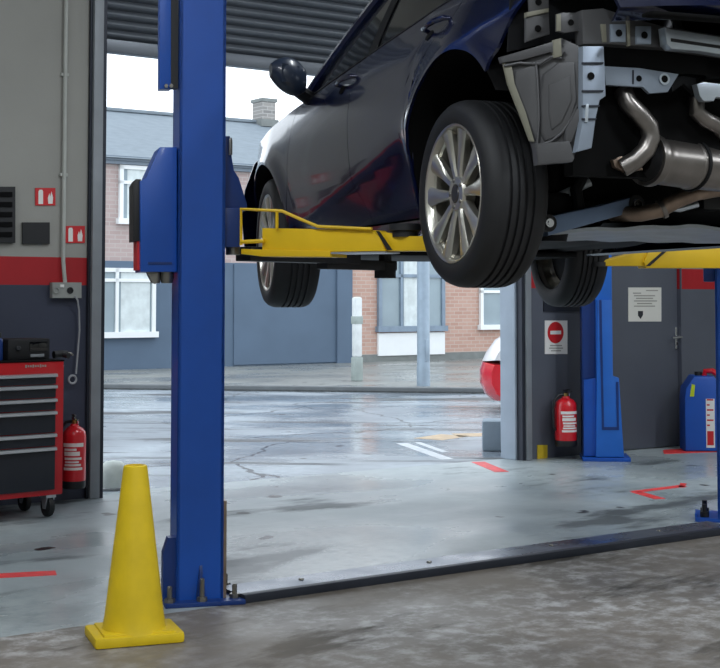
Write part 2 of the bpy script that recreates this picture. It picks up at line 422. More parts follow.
# ------------------------------------------------------------------ unseen ceiling lamps, added to fill the workshop from above and behind
lamp0 = None
spots = [(-3.3, -2.2), (-3.3, -5.6), (-3.3, -9), (.8, -3.4), (.8, -8.6), (4.4, -2.2), (4.4, -5.6), (4.4, -9)]
for i, (x, y) in enumerate(spots):
    if lamp0 is None:
        lamp0 = thing('fill_ceiling_light', 'unseen white twin tube fluorescent fitting added on the workshop ceiling', 'ceiling light', (0, 0, 0), A, 'added fluorescent fittings on the ceiling')
        MB().box((0, 0, -.03), (.24, 1.5, .06), bev=.01).out('housing', 'fixture', lamp0)
        for s in (-1, 1): MB().tube([(s * .06, -.72, -.085), (s * .06, .72, -.085)], .018, 8).out('tube', 'tube', lamp0)
        for s in (-1, 1): MB().box((0, s * .73, -.08), (.2, .03, .06)).out('end_cap', 'fixture', lamp0)
        o = lamp0
    else: o = copy_tree(lamp0)
    o.location = rm(x, y, CEIL)
    la = bpy.data.lights.new('fill_light', 'AREA'); la.shape = 'RECTANGLE'; la.size = .22; la.size_y = 1.45
    la.energy = {-2.2: 42, -3.4: 64, -5.6: 92, -8.6: 135, -9: 135}[y]; la.color = (.89, .95, 1.0)
    lo = bpy.data.objects.new('fill_light', la); COL.objects.link(lo); lo.location = rm(x, y, CEIL - .13); lo.rotation_euler.z = A

# ------------------------------------------------------------------ left lift column
PA = R(15); o = flo(198, 604); o.z = 0
LP = Frame(o, 15); pl = lambda px, py, y=0.: LP.at(px, py, y=y)
lc = thing('lift_column', 'blue two post lift column at left beside the yellow cone', 'lift column', LP.o, PA)
def foot_on(fr, px, py, y): return fr.at(px, py, y=y)
x0 = pl(176.5, 560).x; x1 = pl(223.5, 560).x
MB().box2((x0, 0, .018), (x1, .012, 3.7)).box2((x0, 0, .018), (x0 + .012, .2, 3.7)).box2((x1 - .012, 0, .018), (x1, .2, 3.7)) \
    .box2((x0, .188, .018), (x0 + .06, .2, 3.7)).box2((x1 - .06, .188, .018), (x1, .2, 3.7)).box2((x0 + .012, .08, .018), (x1 - .012, .092, 3.7)).out('column', 'blue', lc)
MB().box2((x0 - .05, -.06, 0), (x1 + .08, .30, .018), bev=.004).out('base_plate', 'blue_dark', lc)
MB().prism([(x0 - .05, .02, .018), (x0, .02, .018), (x0, .02, .26), (x0 - .03, .02, .26), (x0 - .05, .02, .2)], (0, .06, 0)).out('gusset', 'blue_dark', lc)
MB().box2((x1, -.0, .018), (x1 + .012, .14, .40)).out('edge_guard', 'exhaust_brown', lc)
def bolt(x, y, h=.07):
    return MB().lathe([(.021, .018), (.021, .034)], 6, (x, y, 0)).lathe([(.010, .034), (.010, .018 + h), (.006, .022 + h)], 8, (x, y, 0)).out('anchor_bolt', 'zinc', lc)
q = pl(202, 598, -.035); bolt(q.x, -.035, .085)
bolt(x1 + .045, .0, .05); bolt(x0 - .03, -.03, .06); bolt(x1 + .045, .22, .05)
MB().prism([(q.x - .02, -.012, .018), (q.x - .02, -.001, .018), (q.x - .006, -.001, .15), (q.x - .006, -.012, .12)], (.012, 0, 0)).out('front_rib', 'blue_dark', lc)
# housing on the left of the column
def poly(fr, pts, y, off=(0, 0, 0)): return [fr.at(px, py, y=y) + Vector(off) for px, py in pts]
hs = MB().prism(poly(LP, [(160, 147), (177, 147), (177, 272), (140.5, 272), (140, 181), (146, 178)], .03), (0, .2, 0), bev=.006).out('drive_housing', 'blue', lc)
MB().prism(poly(LP, [(133, 184), (136, 179), (141, 179), (141, 241), (133, 241)], .05), (0, .16, 0), bev=.004).out('side_cover', 'black', hs)
MB().prism(poly(LP, [(137, 241), (141, 241), (141, 270), (137, 270)], .06), (0, .14, 0)).out('red_strip', 'sign_red', hs)
MB().prism(poly(LP, [(148, 262), (172, 262), (172, 264), (148, 264)], .024), (0, .01, 0)).out('seam', 'blue_dark', hs)
c0 = pl(162, 276, .06); cf = MB()
for px, r_ in ((156, .02), (167, .028)):
    p = pl(px, 272, .07); cf.lathe([(r_, p.z + .02), (r_, p.z - .025), (r_ * .8, p.z - .045)], 12, (p.x, p.y, 0))
cf.prism(poly(LP, [(147, 272), (157, 272), (156, 284), (152, 282)], .05), (0, .05, 0))
cf.out('pipe_fitting', 'zinc', hs)
tp = MB().prism(poly(LP, [(160, -60), (171, -60), (171, 89), (159.5, 89)], .02), (0, .06, 0), bev=.003).out('cable_guard', 'blue', lc)
MB().prism(poly(LP, [(171, -60), (178, -60), (178, 88), (171, 88)], .03), (0, .05, 0)).out('cable_slot', 'black', tp)
for px in (166, 171): 
    p = pl(px, 86, .015); MB().lathe([(.008, 0), (.008, -.01)], 8, (p.x, p.y, p.z), 'Y').out('rivet', 'zinc', tp)
cg = MB().prism(poly(LP, [(222, 136), (230, 136), (232, 158), (234, 170), (239, 178), (247, 204), (247, 210), (222, 210)], .06), (0, .12, 0), bev=.004).out('carriage', 'blue_dark', lc)
MB().prism(poly(LP, [(222, 208), (241, 208), (240, 247), (222, 247)], .03), (0, .18, 0), bev=.004).out('pivot_block', 'blue_dark', cg)
p = pl(233, 250, .09); MB().lathe([(.03, p.z - .02), (.03, p.z + .01), (.018, p.z + .012), (.018, p.z + .3)], 14, (p.x, p.y, 0)).out('pivot_pin', 'zinc', cg)
p = pl(230.5, 150, .05); MB().lathe([(.008, -.02), (.008, .04), (.005, .05)], 8, (p.x, p.y, p.z)).out('lock_pin', 'zinc', cg)
# arm: a plane running from the carriage to the sill
AFo = LP.at(240, 245, y=.10); AFo = LP.world(*AFo)
CAL = 19.7
a1w = Frame((0, 0, 0), 0).at(425, 240, y=5.28)
armdir = math.degrees(math.atan2(a1w.y - AFo.y, a1w.x - AFo.x))
AF = Frame((AFo.x, AFo.y, 0), armdir)
def armbox(bld, fr, pts, y, d, bev=.004, mi=0):
    return bld.prism(poly(fr, pts, y), (0, d, 0), bev=bev, mi=mi)
def in_parent(fr, parent_frame):     # matrix from an arm frame to its column's frame
    m1 = Matrix.Translation(fr.o) @ Matrix.Rotation(fr.a, 4, 'Z'); m0 = Matrix.Translation(parent_frame.o) @ Matrix.Rotation(parent_frame.a, 4, 'Z')
    return m0.inverted() @ m1
arm = armbox(MB(), AF, [(262, 228), (372, 230), (380, 237), (385, 251), (262, 253)], -.05, .10).out('lift_arm', 'yellow', lc)
arm.matrix_local = in_parent(AF, LP)
armbox(MB(), AF, [(374, 232), (398, 233), (398, 236), (432, 236), (432, 251), (385, 251)], -.035, .07).out('extension_tube', 'yellow', arm)
armbox(MB(), AF, [(241, 249), (330, 251), (330, 257), (262, 256.5), (241, 254)], -.06, .12, .003).out('lower_plate', 'yellow', arm)
armbox(MB(), AF, [(262, 253), (385, 251.5), (385, 253), (262, 255)], -.055, .11, 0).out('pale_edge', 'alu', arm)
armbox(MB(), AF, [(376, 231), (379, 231), (392, 250), (387, 250)], -.054, .004, 0).out('stop_edge', 'black', arm)
gp = lambda px, py, y=-.06: AF.at(px, py, y=y)
MB().tube([gp(241, 245), gp(241, 209), gp(282, 211), gp(300, 219), (gp(318, 226.5)), gp(372, 229)], .0065, 8).tube([gp(277, 211), gp(277, 229)], .0065, 8).tube([gp(241, 242), gp(264, 241)], .008, 8).out('toe_guard', 'yellow', arm)
p = AF.at(405, 232, y=0); MB().lathe([(.05, p.z - .02), (.05, p.z + .0), (.062, p.z + .005), (.062, p.z + .03)], 18, (p.x, p.y, 0)).out('support_pad', 'rubber', arm)
# second front arm below the yellow one; black stands for its backlit, shaded underside
p0 = AF.at(250, 252, y=.12)
fa0 = LP.world(*LP.at(243, 249, y=.16)); fa1 = Frame((0, 0, 0), 0).at(392, 262, y=6.55)
FA = Frame((fa0.x, fa0.y, 0), math.degrees(math.atan2(fa1.y - fa0.y, fa1.x - fa0.x)))
L_ = (Vector((fa1.x, fa1.y, 0)) - Vector((fa0.x, fa0.y, 0))).length
fb = MB().box2((.0, -.045, fa0.z - .05), (L_ * .72, .045, fa0.z + .01), bev=.005).out('front_arm', 'black', lc); fb.matrix_local = in_parent(FA, LP)
MB().box2((L_ * .5, -.032, fa0.z - .075), (L_, .032, fa0.z - .03), bev=.004).out('extension_tube', 'black', fb)
MB().lathe([(.05, fa0.z - .11), (.05, fa0.z - .04), (.03, fa0.z - .04), (.03, fa0.z + .0), (.05, fa0.z + .01), (.05, fa0.z + .05)], 16, (L_ - .05, 0, 0)).out('support_pad', 'rubber', fb)

# cover plate between the columns
cp = thing('floor_cover_plate', 'long low steel cover plate across the floor between the blue lift columns', 'cover plate', flo(240, 602), A)
CP = Frame(flo(240, 602), TH)
lenb = CP.loc(flo(722, 535)).x + .12
wy = .20
MB().prism([(0, 0, .001), (0, .012, .03), (0, wy - .03, .034), (0, wy, .001)], (lenb, 0, 0)).out('plate', 'cover_steel', cp, 20)
MB().box2((0, -.04, .0), (lenb, .0, .034), bev=.003).out('front_lip', 'steel_dark', cp)
for t in (.12, .35, .6, .85):
    MB().lathe([(.012, .033), (.010, .038), (0, .039)], 10, (lenb * t, wy * .5, 0)).out('screw', 'zinc', cp)

# ------------------------------------------------------------------ right lift column
RP = Frame(flo(724, 523), -14)
rc = thing('lift_column', 'blue two post lift column at the right edge of the frame', 'lift column', RP.o, RP.a)
xl = RP.at(717, 450, y=.0).x
MB().box2((xl, 0, .018), (xl + .22, .012, 3.7)).box2((xl, 0, .018), (xl + .012, .2, 3.7)).box2((xl + .208, 0, .018), (xl + .22, .2, 3.7)).box2((xl, .188, .018), (xl + .07, .2, 3.7)).box2((xl + .15, .188, .018), (xl + .22, .2, 3.7)).out('column', 'blue', rc)
MB().box2((xl - .12, -.0, 0), (xl + .3, .3, .022), bev=.004).out('base_plate', 'blue', rc)
MB().box2((xl - .12, -.002, .022), (xl - .108, .16, .045)).out('edge_strip', 'blue', rc)
for dx, dy in ((-.07, .05), (.26, .05), (-.07, .2)):
    MB().lathe([(.024, .022), (.024, .05), (.014, .05), (.014, .09)], 8, (xl + dx, dy, 0)).out('anchor_bolt', 'black', rc)
MB().box2((xl - .06, .03, 1.30), (xl, .17, 1.62), bev=.006).out('carriage', 'blue_dark', rc)
# its yellow arm reaching to the left under the car
b0 = Frame((0, 0, 0), 0).at(722, 258, y=7.55); b1 = Frame((0, 0, 0), 0).at(598, 258, y=7.40)
AR = Frame((b0.x, b0.y, 0), math.degrees(math.atan2(b0.y - b1.y, b0.x - b1.x)))
ra = armbox(MB(), AR, [(650, 249), (730, 248), (730, 268), (646, 268), (644, 262)], -.05, .1).out('lift_arm', 'yellow', rc); ra.matrix_local = in_parent(AR, RP)
armbox(MB(), AR, [(600, 261), (640, 251), (652, 250), (652, 266), (600, 266)], -.035, .07).out('extension_tube', 'yellow', ra)
armbox(MB(), AR, [(663, 251), (667, 251), (650, 266), (646, 266)], -.054, .004, 0).out('stop_edge', 'black', ra)
gq = lambda px, py, y=-.02: AR.at(px, py, y=y)
MB().tube([gq(690, 250), gq(706, 241), gq(730, 240)], .008, 8).tube([gq(716, 240), gq(716, 250)], .007, 8).out('toe_guard', 'yellow', ra)
p = AR.at(597, 262, y=0); MB().lathe([(.05, p.z - .025), (.05, p.z + .0), (.03, p.z + .0), (.03, p.z + .03), (.058, p.z + .035), (.058, p.z + .055)], 18, (p.x, p.y, 0)).out('support_pad', 'rubber', ra)

# ------------------------------------------------------------------ column of the next lift, by the right wall
BP = Frame(flo(607, 461), -5)
bc = thing('lift_column', 'blue flared lift column by the right wall behind the dark front wheel', 'lift column', BP.o, BP.a)
bp = lambda pts, y: poly(BP, pts, y)
zt = 3.4
def topz(px, y): return BP.at(px, 300, y=y).x
xa, xb, xc = topz(582, .0), topz(597, .0), topz(612, .0)
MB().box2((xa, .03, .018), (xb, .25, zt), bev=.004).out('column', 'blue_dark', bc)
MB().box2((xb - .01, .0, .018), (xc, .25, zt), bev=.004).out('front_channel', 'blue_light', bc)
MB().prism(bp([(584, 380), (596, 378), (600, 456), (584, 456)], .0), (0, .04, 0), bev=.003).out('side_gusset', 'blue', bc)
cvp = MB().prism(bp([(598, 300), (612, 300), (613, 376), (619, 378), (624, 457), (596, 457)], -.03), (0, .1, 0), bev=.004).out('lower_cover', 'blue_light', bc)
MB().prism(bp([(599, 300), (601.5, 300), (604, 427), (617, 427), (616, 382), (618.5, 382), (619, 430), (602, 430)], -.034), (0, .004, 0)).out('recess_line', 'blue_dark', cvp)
pl0 = BP.at(583, 461, y=-.05).x; pl1 = BP.at(631, 461, y=-.05).x
MB().box2((pl0, -.05, 0), (pl1, .3, .028), bev=.004).out('base_plate', 'blue', bc)

q = flo(113, 486)  # unidentified low pale dome on the floor behind the cone
tag(MB().lathe([(.108, 0), (.108, .03), (.102, .085), (.084, .13), (.05, .158), (0, .166)], 24).out('pale_dome', 'dome_pale', None, 60, q), 'pale rounded dome on the floor behind the cone, by the left door rail', 'guard stone')
# ------------------------------------------------------------------ traffic cone
CN = Frame(flo(134, 639), 20)
cn = thing('traffic_cone', 'plain yellow traffic cone with square base in front of the left lift column', 'traffic cone', CN.o, CN.a)
h = .625
zt = CN.at(134, 465, y=0).z
MB().box((0, 0, .019), (.315, .235, .038), bev=.012).box((.0, .0, .038), (.25, .21, .014), bev=.006).out('base', 'yellow_cone', cn)
MB().lathe([(.116, .034), (.111, .05), (.104, .09), (.043, zt - .012), (.041, zt - .003), (.036, zt), (.030, zt), (.028, zt - .05)], 40).out('cone_body', 'yellow_cone', cn)

# ------------------------------------------------------------------ things on the left wall
def onwall(name, label, cat, pts, d, m, y=0., bev=.003, group=None):
    """A thing fixed to the door wall: outline as seen, d metres thick, standing off the wall face."""
    P = poly(RM, pts, y); c = sum(P, Vector()) / len(P)
    o = MB().prism([p - c for p in P], (0, -d, 0), bev=bev).out(name, m, None, 30, rm(c.x, c.y, c.z), A)
    return tag(o, label, cat, group), c
def rect(x0, y0, x1, y1): return [(x0, y0), (x1, y0), (x1, y1), (x0, y1)]
def sub(parent, c, name, pts, d, m, y=-.0, bev=0.):
    P = [p - c for p in poly(RM, pts, y)]
    return MB().prism(P, (0, -d, 0), bev=bev).out(name, m, parent, 30)
def fire_sign(x0, y0, x1, y1, label):
    s, c = onwall('fire_sign', label, 'sign', rect(x0, y0, x1, y1), .006, 'sign_red', -.001, .001, 'red fire equipment signs')
    w = x1 - x0; h = y1 - y0; Y = -.0065
    X = lambda t: x0 + t * w
    T = lambda t: y0 + t * h
    sub(s, c, 'extinguisher_symbol', [(X(.17), T(.2)), (X(.22), T(.1)), (X(.36), T(.1)), (X(.40), T(.2)), (X(.40), T(.92)), (X(.17), T(.92))], .001, 'label_white', Y)
    sub(s, c, 'flame_symbol', [(X(.66), T(.9)), (X(.64), T(.55)), (X(.72), T(.3)), (X(.76), T(.5)), (X(.82), T(.18)), (X(.90), T(.55)), (X(.88), T(.9))], .001, 'label_white', Y)
fire_sign(35, 188, 55, 205.5, 'small red fire sign higher on the white wall, left of the conduit')
fire_sign(65, 226, 84.5, 243, 'small red fire sign just right of the conduit, above the red band')
g, c = onwall('wall_vent', 'black slatted panel on the white wall at the left edge', 'vent', rect(-14, 187, 13.5, 243), .03, 'black', 0, .004)
for k in range(5): sub(g, c, 'louvre', rect(-13, 192 + k * 10, 12, 197 + k * 10), .008, 'black_soft', -.03)
onwall('wall_plate', 'plain black rectangular plate on the white wall beside the conduit', 'wall plate', rect(21.5, 222.5, 48.5, 244), .02, 'black', 0, .004)
# conduit
ct = RM.at(63, 0, y=-.02); cb_ = RM.at(65, 282, y=-.02); cx = RM.at(64.5, 150, y=-.02).x
cd = thing('conduit_pipe', 'thin pale conduit pipe running down the left wall to the socket', 'conduit', rm(cx, -.02, cb_.z), A)
MB().tube([(0, 0, 3.6 - cb_.z + .8), (0, 0, .13), (.004, -.002, .07), (.008, -.004, .03), (.012, -.004, -.005)], .012, 10).out('pipe', 'conduit', cd)
for px, py in ((64, 75), (64, 175)):
    p = RM.at(px, py, y=0); MB().box((0, .008, p.z - cb_.z), (.05, .018, .02), bev=.003).out('clip', 'conduit', cd)
# socket
sk, c = onwall('socket_box', 'grey double wall socket under the conduit on the dark wall', 'socket', rect(49.5, 282.5, 78.5, 298), .045, 'plastic_grey', 0, .004)
for px in (56, 70):
    p = RM.at(px, 290.5, y=-.045) - c
    MB().lathe([(.02, 0), (.02, -.006), (.014, -.006), (.012, -.001)], 16, p, 'Y').out('socket_outlet', 'black' if px == 70 else 'plastic_grey', sk)
p = RM.at(62, 286, y=-.045) - c; MB().box(p, (.025, .01, .018), bev=.002).out('switch', 'label_white', sk)
# cable with its loop
cw = lambda px, py, y=-.03: RM.at(px, py, y=y)
base = cw(73, 380)
P = [cw(*q) - base for q in ((75, 296, -.05), (77.5, 300, -.05), (79, 310), (79.5, 330), (78, 350), (76.5, 368), (76, 374))]
kb = thing('hanging_cable', 'thin grey cable hanging from the socket with a looped end', 'cable', rm(base.x, base.y, base.z), A)
MB().tube(P, .006, 8).out('cable', 'cable_grey', kb)
cc = cw(72.5, 379.5) - base
MB().tube([cc + Vector((.024 * math.cos(t * math.pi / 8), 0, .024 * math.sin(t * math.pi / 8))) for t in range(16)], .007, 8, closed=True).out('cable_loop', 'cable_grey', kb)

# ------------------------------------------------------------------ fire extinguishers
def extinguisher(fr, label, H, r, group='red fire extinguishers'):
    e = thing('fire_extinguisher', label, 'fire extinguisher', fr.world(0, 0, 0), fr.a, group)
    MB().lathe([(r * .92, .0), (r, .01), (r, H * .10), (r * .96, H * .105)], 28).out('base_ring', 'black', e)
    MB().lathe([(r * .9, .03), (r, .05), (r, H * .70), (r * .93, H * .755), (r * .7, H * .80), (r * .38, H * .83), (r * .3, H * .86)], 28).out('cylinder', 'ext_red', e)
    lb = MB()
    n = 12
    lb.sheet([[((r + .001) * math.sin(t), -(r + .001) * math.cos(t), z) for z in (H * .22, H * .62)] for t in [(-1.0 + 2.0 * k / n) for k in range(n + 1)]])
    lab = lb.out('label', 'ext_red', e)
    tx = MB()
    for z, h_, t0, t1 in ((.585, .05, -.95, .95), (.525, .03, -.8, .3), (.47, .055, -.8, .6), (.405, .032, -.75, .75), (.36, .024, -.7, .5), (.32, .028, -.75, .7), (.27, .036, -.85, .85)):
        tx.sheet([[((r + .0025) * math.sin(t), -(r + .0025) * math.cos(t), H * q) for q in (z - h_ / 2, z + h_ / 2)] for t in [t0 + (t1 - t0) * k / 8 for k in range(9)]])
    tx.out('label_print', 'label_white', lab)
    v = MB().lathe([(r * .24, H * .84), (r * .24, H * .91), (r * .16, H * .92)], 14).out('valve', 'brass', e)
    MB().prism([(-.008, -.01, H * .91), (-.008, -.09, H * .95), (-.008, -.09, H * .965), (-.008, .03, H * .93)], (.016, 0, 0)).prism([(-.008, -.0, H * .94), (-.008, -.08, H * .985), (-.008, -.08, H), (-.008, .03, H * .965)], (.016, 0, 0)).out('lever', 'black', v)
    MB().lathe([(.018, 0), (.018, .008), (.012, .01)], 12, (r * .24, -.0, H * .88), 'X').out('gauge', 'chrome', v)
    MB().tube([(-r * .2, 0, H * .89), (-r * .7, .0, H * .88), (-r * 1.15, 0, H * .80), (-r * 1.3, .0, H * .6), (-r * 1.25, 0, H * .35), (-r * 1.1, 0, H * .28)], .010, 8).out('hose', 'black', e)
    return e
b0 = RM.at(73.8, 488, y=-.15); t0 = RM.at(73.8, 413, y=-.15)
E1 = Frame(rm(b0.x, b0.y, b0.z), 5)
e1 = extinguisher(E1, 'red fire extinguisher between the tool cabinet and the left door rail', (t0.z - b0.z), .069)
MB().box2((-.05, .066, .22), (.05, .10, .30), bev=.004).out('bracket', 'black', e1)
b0 = RM.at(566, 446, y=-.15); t0 = RM.at(566, 388, y=-.15)
E2 = Frame(rm(b0.x, b0.y, b0.z), 20)
e2 = extinguisher(E2, 'red fire extinguisher hung low on the grey right wall below the no entry sign', t0.z - b0.z, .082)
br = MB().box2((-.05, .072, .25), (.05, .11, .32), bev=.004).out('bracket', 'black', e2)

# ------------------------------------------------------------------ tool cabinet
TC_ang = 40
qb = flo(53, 516); TC = Frame((qb.x, qb.y, 0), TC_ang)
fr_r = TC.at(63, 490, y=-.06)          # right bottom corner of the front
zb_ = .125; zt_ = TC.at(60, 361, y=-.06).z; xr = TC.at(63.5, 420, y=-.06).x; wd = .72; dp = .40
tcab = thing('tool_cabinet', 'red roller tool cabinet with black drawers against the left wall', 'tool cabinet', TC.o, TC.a)
y0 = -.06
MB().box2((xr - wd, y0, zb_), (xr, y0 + dp, zt_), bev=.008).out('carcass', 'cab_red', tcab)
MB().box2((xr - wd - .002, y0 - .004, zt_ - .002), (xr + .002, y0 + dp, zt_ + .008), bev=.004).out('top_mat', 'black_soft', tcab)
zs = [373.5, 385, 398.5, 411, 433.5, 447]; ze = [384.2, 397.5, 410, 432.5, 446, 490]
dxl, dxr = xr - wd + .03, TC.at(54.5, 420, y=y0).x
for k in range(6):
    za = TC.at(45, zs[k], y=y0).z; zc = TC.at(45, ze[k], y=y0).z
    d = MB().box2((dxl, y0 - .014, zc), (dxr, y0 + .3, za), bev=.004).out('drawer', 'drawer', tcab)
    MB().prism([(dxl, y0 - .014, za), (dxl, y0 - .034, za - .003), (dxl, y0 - .036, za - .018), (dxl, y0 - .014, za - .022)], (dxr - dxl, 0, 0)).out('handle', 'alu', d)
sx = TC.at(36, 366, y=y0); nb = MB()
for k in range(9): nb.box((sx.x - .06 + k * .0145, y0 - .001, sx.z), (.009, .003, .011 + .005 * (k % 3 == 0)))
nb.out('name_strip', 'ink_grey', tcab)
def caster(x, y):
    w = MB().lathe([(.02, -.016), (.056, -.015), (.059, 0), (.056, .015), (.02, .016)], 24, (x, y, .059), 'X').out('caster', 'black', tcab)
    MB().box2((x - .03, y - .04, .108), (x + .03, y + .04, .128)).prism([(x - .024, y - .035, .11), (x - .024, y + .035, .11), (x - .024, y + .012, .045), (x - .024, y - .012, .045)], (.006, 0, 0)).prism([(x + .018, y - .035, .11), (x + .018, y + .035, .11), (x + .018, y + .012, .045), (x + .018, y - .012, .045)], (.006, 0, 0)).out('fork', 'alu', w)
for x, y in ((xr - .06, y0 + .06), (xr - wd + .08, y0 + .06), (xr - .06, y0 + dp - .06), (xr - wd + .08, y0 + dp - .06)): caster(x, y)
MB().tube([(xr + .004, y0 + .08, zt_ - .03), (xr + .035, y0 + .08, zt_ - .03), (xr + .035, y0 + .3, zt_ - .03), (xr + .004, y0 + .3, zt_ - .03)], .008, 8).out('side_handle', 'chrome', tcab)
# on top: a black machine and small things
ty = zt_ + .008
mb0 = TC.at(27, 350, y=.08); ml = TC.at(4, 350, y=.08).x; mr_ = TC.at(46, 350, y=.08).x; mt = TC.at(27, 338.5, y=.08).z
mc = (ml + mr_) / 2
bx = thing('radio_box', 'black boxy radio lying on top of the red tool cabinet', 'radio', TC.world(mc, .08, ty), TC.a)
w2 = (mr_ - ml) / 2; hh = mt - ty
MB().box2((-w2, -.05, 0), (w2, .16, hh), bev=.012).out('case', 'black', bx)
MB().box2((-w2 * .0, -.054, hh * .38), (w2 * .85, -.048, hh * .85), bev=.002).out('display', 'glass', bx)
MB().box2((w2 * .05, -.056, hh * .12), (w2 * .7, -.048, hh * .26), bev=.002).out('front_grip', 'steel_grey', bx)
MB().lathe([(.014, 0), (.014, -.014), (.010, -.018)], 14, (-w2 * .55, -.05, hh * .55), 'Y').out('dial', 'ink', bx)
q = TC.at(2, 352, y=.05)
cn2 = thing('spray_can', 'small dark blue can at the far left on the tool cabinet', 'can', TC.world(q.x - .02, .06, ty), TC.a)
MB().lathe([(.026, 0), (.027, .004), (.027, .11), (.02, .122)], 20).out('can_body', 'blue_dark', cn2)
MB().lathe([(.018, .12), (.018, .15), (.014, .154)], 16).out('cap', 'black', cn2)
q = TC.at(57, 352, y=.06)
q.x += .05
th = thing('air_gun', 'small dark air tool at the right end of the cabinet top', 'air tool', TC.world(q.x - .02, .06, ty), TC.a)
MB().tube([(-.05, 0, .022), (.0, 0, .024), (.035, 0, .03)], [.022, .022, .014], 12).out('barrel', 'black', th)
MB().tube([(.0, -.01, .022), (.01, -.06, .014)], .014, 10).out('grip', 'black', th)
MB().tube([(.035, 0, .03), (.05, -.01, .03), (.055, -.03, .018)], .006, 8).out('nozzle', 'zinc', th)

# ------------------------------------------------------------------ right wall: door, notices, drum
dr = MB().box2((dL + .004, .025, .006), (dR - .004, .07, dT - .004), bev=.004).out('door_1', 'door', None, 30, RM.o, A)
struct(dr, 'grey door in the right wall with a paper notice and lever handle')
q = RM.at(676, 338, y=.025)
hd = MB().box2((q.x - .022, .012, q.z - .09), (q.x + .022, .026, q.z + .09), bev=.004).tube([(q.x, .012, q.z + .01), (q.x, -.035, q.z + .01), (q.x - .11, -.035, q.z + .005)], .010, 10).out('door_handle', 'chrome', dr)
MB().box2((q.x - .006, .009, q.z - .06), (q.x + .006, .013, q.z - .035)).out('keyhole', 'ink', hd)
struct(MB().box2((dL - .05, -.012, 0), (dL, .0, dT + .05)).box2((dR, -.012, 0), (dR + .012, .0, dT + .05)).box2((dL, -.012, dT), (dR, 0, dT + .05)).out('trim_4', 'wall_dark_right', None, 30, RM.o, A))
pn, c = onwall('paper_notice', 'white paper notice with small print on the grey door', 'notice', rect(628, 287.5, 661, 321.5), .004, 'paper', .024, 0)
Y = .0195
for k, (xa_, xb_) in enumerate(((646, 658), (633, 641), (634, 655), (636, 653), (634, 657), (637, 652), (634, 655))):
    sub(pn, c, 'print_line', rect(xa_, 290 + k * 2.6, xb_, 291.1 + k * 2.6), .0006, 'ink_grey', Y)
sub(pn, c, 'shield_symbol', [(638, 311), (643, 311), (643, 315), (640.6, 319), (638, 315.5)], .0006, 'ink', Y)
ne, c = onwall('no_entry_sign', 'white sign with a red no entry disc on the grey right wall', 'sign', rect(544.5, 320.5, 567, 354), .005, 'label_white', 0, .001)
cc = RM.at(555.5, 332.5, y=-.006) - c; rr = .082
MB().lathe([(rr, 0), (rr, -.002), (0, -.002)], 40, cc, 'Y').out('red_disc', 'sign_red', ne)
MB().box2(cc + Vector((-rr * .68, -.002, -.014)), cc + Vector((rr * .68, -.0035, .014))).out('white_bar', 'label_white', ne)
for k, (xa_, xb_) in enumerate(((550, 562), (549, 563), (551, 561))): sub(ne, c, 'print_line', rect(xa_, 345 + k * 2.6, xb_, 346.1 + k * 2.6), .0006, 'ink_grey', -.0055)
onwall('wall_hatch', 'dark recessed hatch on the grey wall above the no entry sign', 'hatch', rect(543, 297, 583, 311.5), .012, 'steel_dark', 0, .003)
onwall('yellow_wall_tag', 'small yellow tag at the foot of the grey right wall', 'tag', rect(537, 445, 547, 459), .006, 'tag_yellow', 0, .001)

dq = flo(699, 451); DF = Frame((dq.x, dq.y, 0), -4)
dx0 = DF.at(685, 420, y=-.1).x; dx1 = DF.at(722, 420, y=-.1).x; dzt = DF.at(697, 377, y=-.1).z
dm = thing('blue_drum', 'blue plastic drum with a white label beside the grey door', 'drum', DF.world((dx0 + dx1) / 2, .03, .006), DF.a)
rw_ = (dx1 - dx0) / 2; hz_ = dzt
MB().prism([(-rw_, -.12, 0), (rw_, -.12, 0), (rw_, -.12, hz_ * .9), (rw_ * .6, -.12, hz_), (-rw_ * .45, -.12, hz_), (-rw_ * .92, -.12, hz_ * .84), (-rw_, -.12, hz_ * .7)], (0, .26, 0), bev=.025).out('drum_body', 'drum_blue', dm)
lab = MB().box2((rw_ * .15, -.1225, .03), (rw_ * .62, -.119, hz_ * .70)).out('label', 'label_white', dm)
MB().box2((rw_ * .2, -.124, .05), (rw_ * .55, -.1225, .16)).out('red_block', 'sign_red', lab)
tl = MB()
for k in range(6): tl.box2((rw_ * .2, -.1235, .2 + k * .04), (rw_ * (.35 + .2 * (k % 2)), -.1225, .212 + k * .04))
tl.out('print', 'sign_red', lab)
MB().prism([(rw_ * .02, -.1225, .02), (rw_ * .12, -.1225, .02), (rw_ * .12, -.1225, hz_ * .72), (rw_ * .02, -.1225, hz_ * .72)], (0, .003, 0)).out('side_strip', 'drum_green', dm) if False else None
q = DF.at(689.5, 391, y=-.1)
MB().prism([(-rw_ * .72, -.1225, q.z - .05), (-rw_ * .48, -.1225, q.z - .05), (-rw_ * .42, -.1225, q.z + .04), (-rw_ * .6, -.1225, q.z + .05)], (0, .003, 0)).out('sticker', 'drum_green', dm)
MB().lathe([(.03, hz_ - .005), (.03, hz_ + .03)], 16, (-rw_ * .1, 0, 0)).out('cap', 'black', dm)
MB().tube([(rw_ * .2, -.02, hz_ - .01), (rw_ * .25, -.03, hz_ + .035), (rw_ * .6, -.05, hz_ + .04), (rw_ * .9, -.05, hz_ + .01)], .022, 10).out('red_hose', 'ext_red', dm)
P_ = [RM.loc(flo(*q)) for q in ((663, 450.5), (712, 447.5), (718, 452), (664, 454))]
cmat = sum(P_, Vector()) / 4
tag(MB().prism([p - cmat for p in P_], (0, 0, .005)).out('red_mat', 'red_line', None, 0, rm(cmat.x, cmat.y, 0), A), 'flat red mat on the floor at the foot of the blue drum', 'mat')

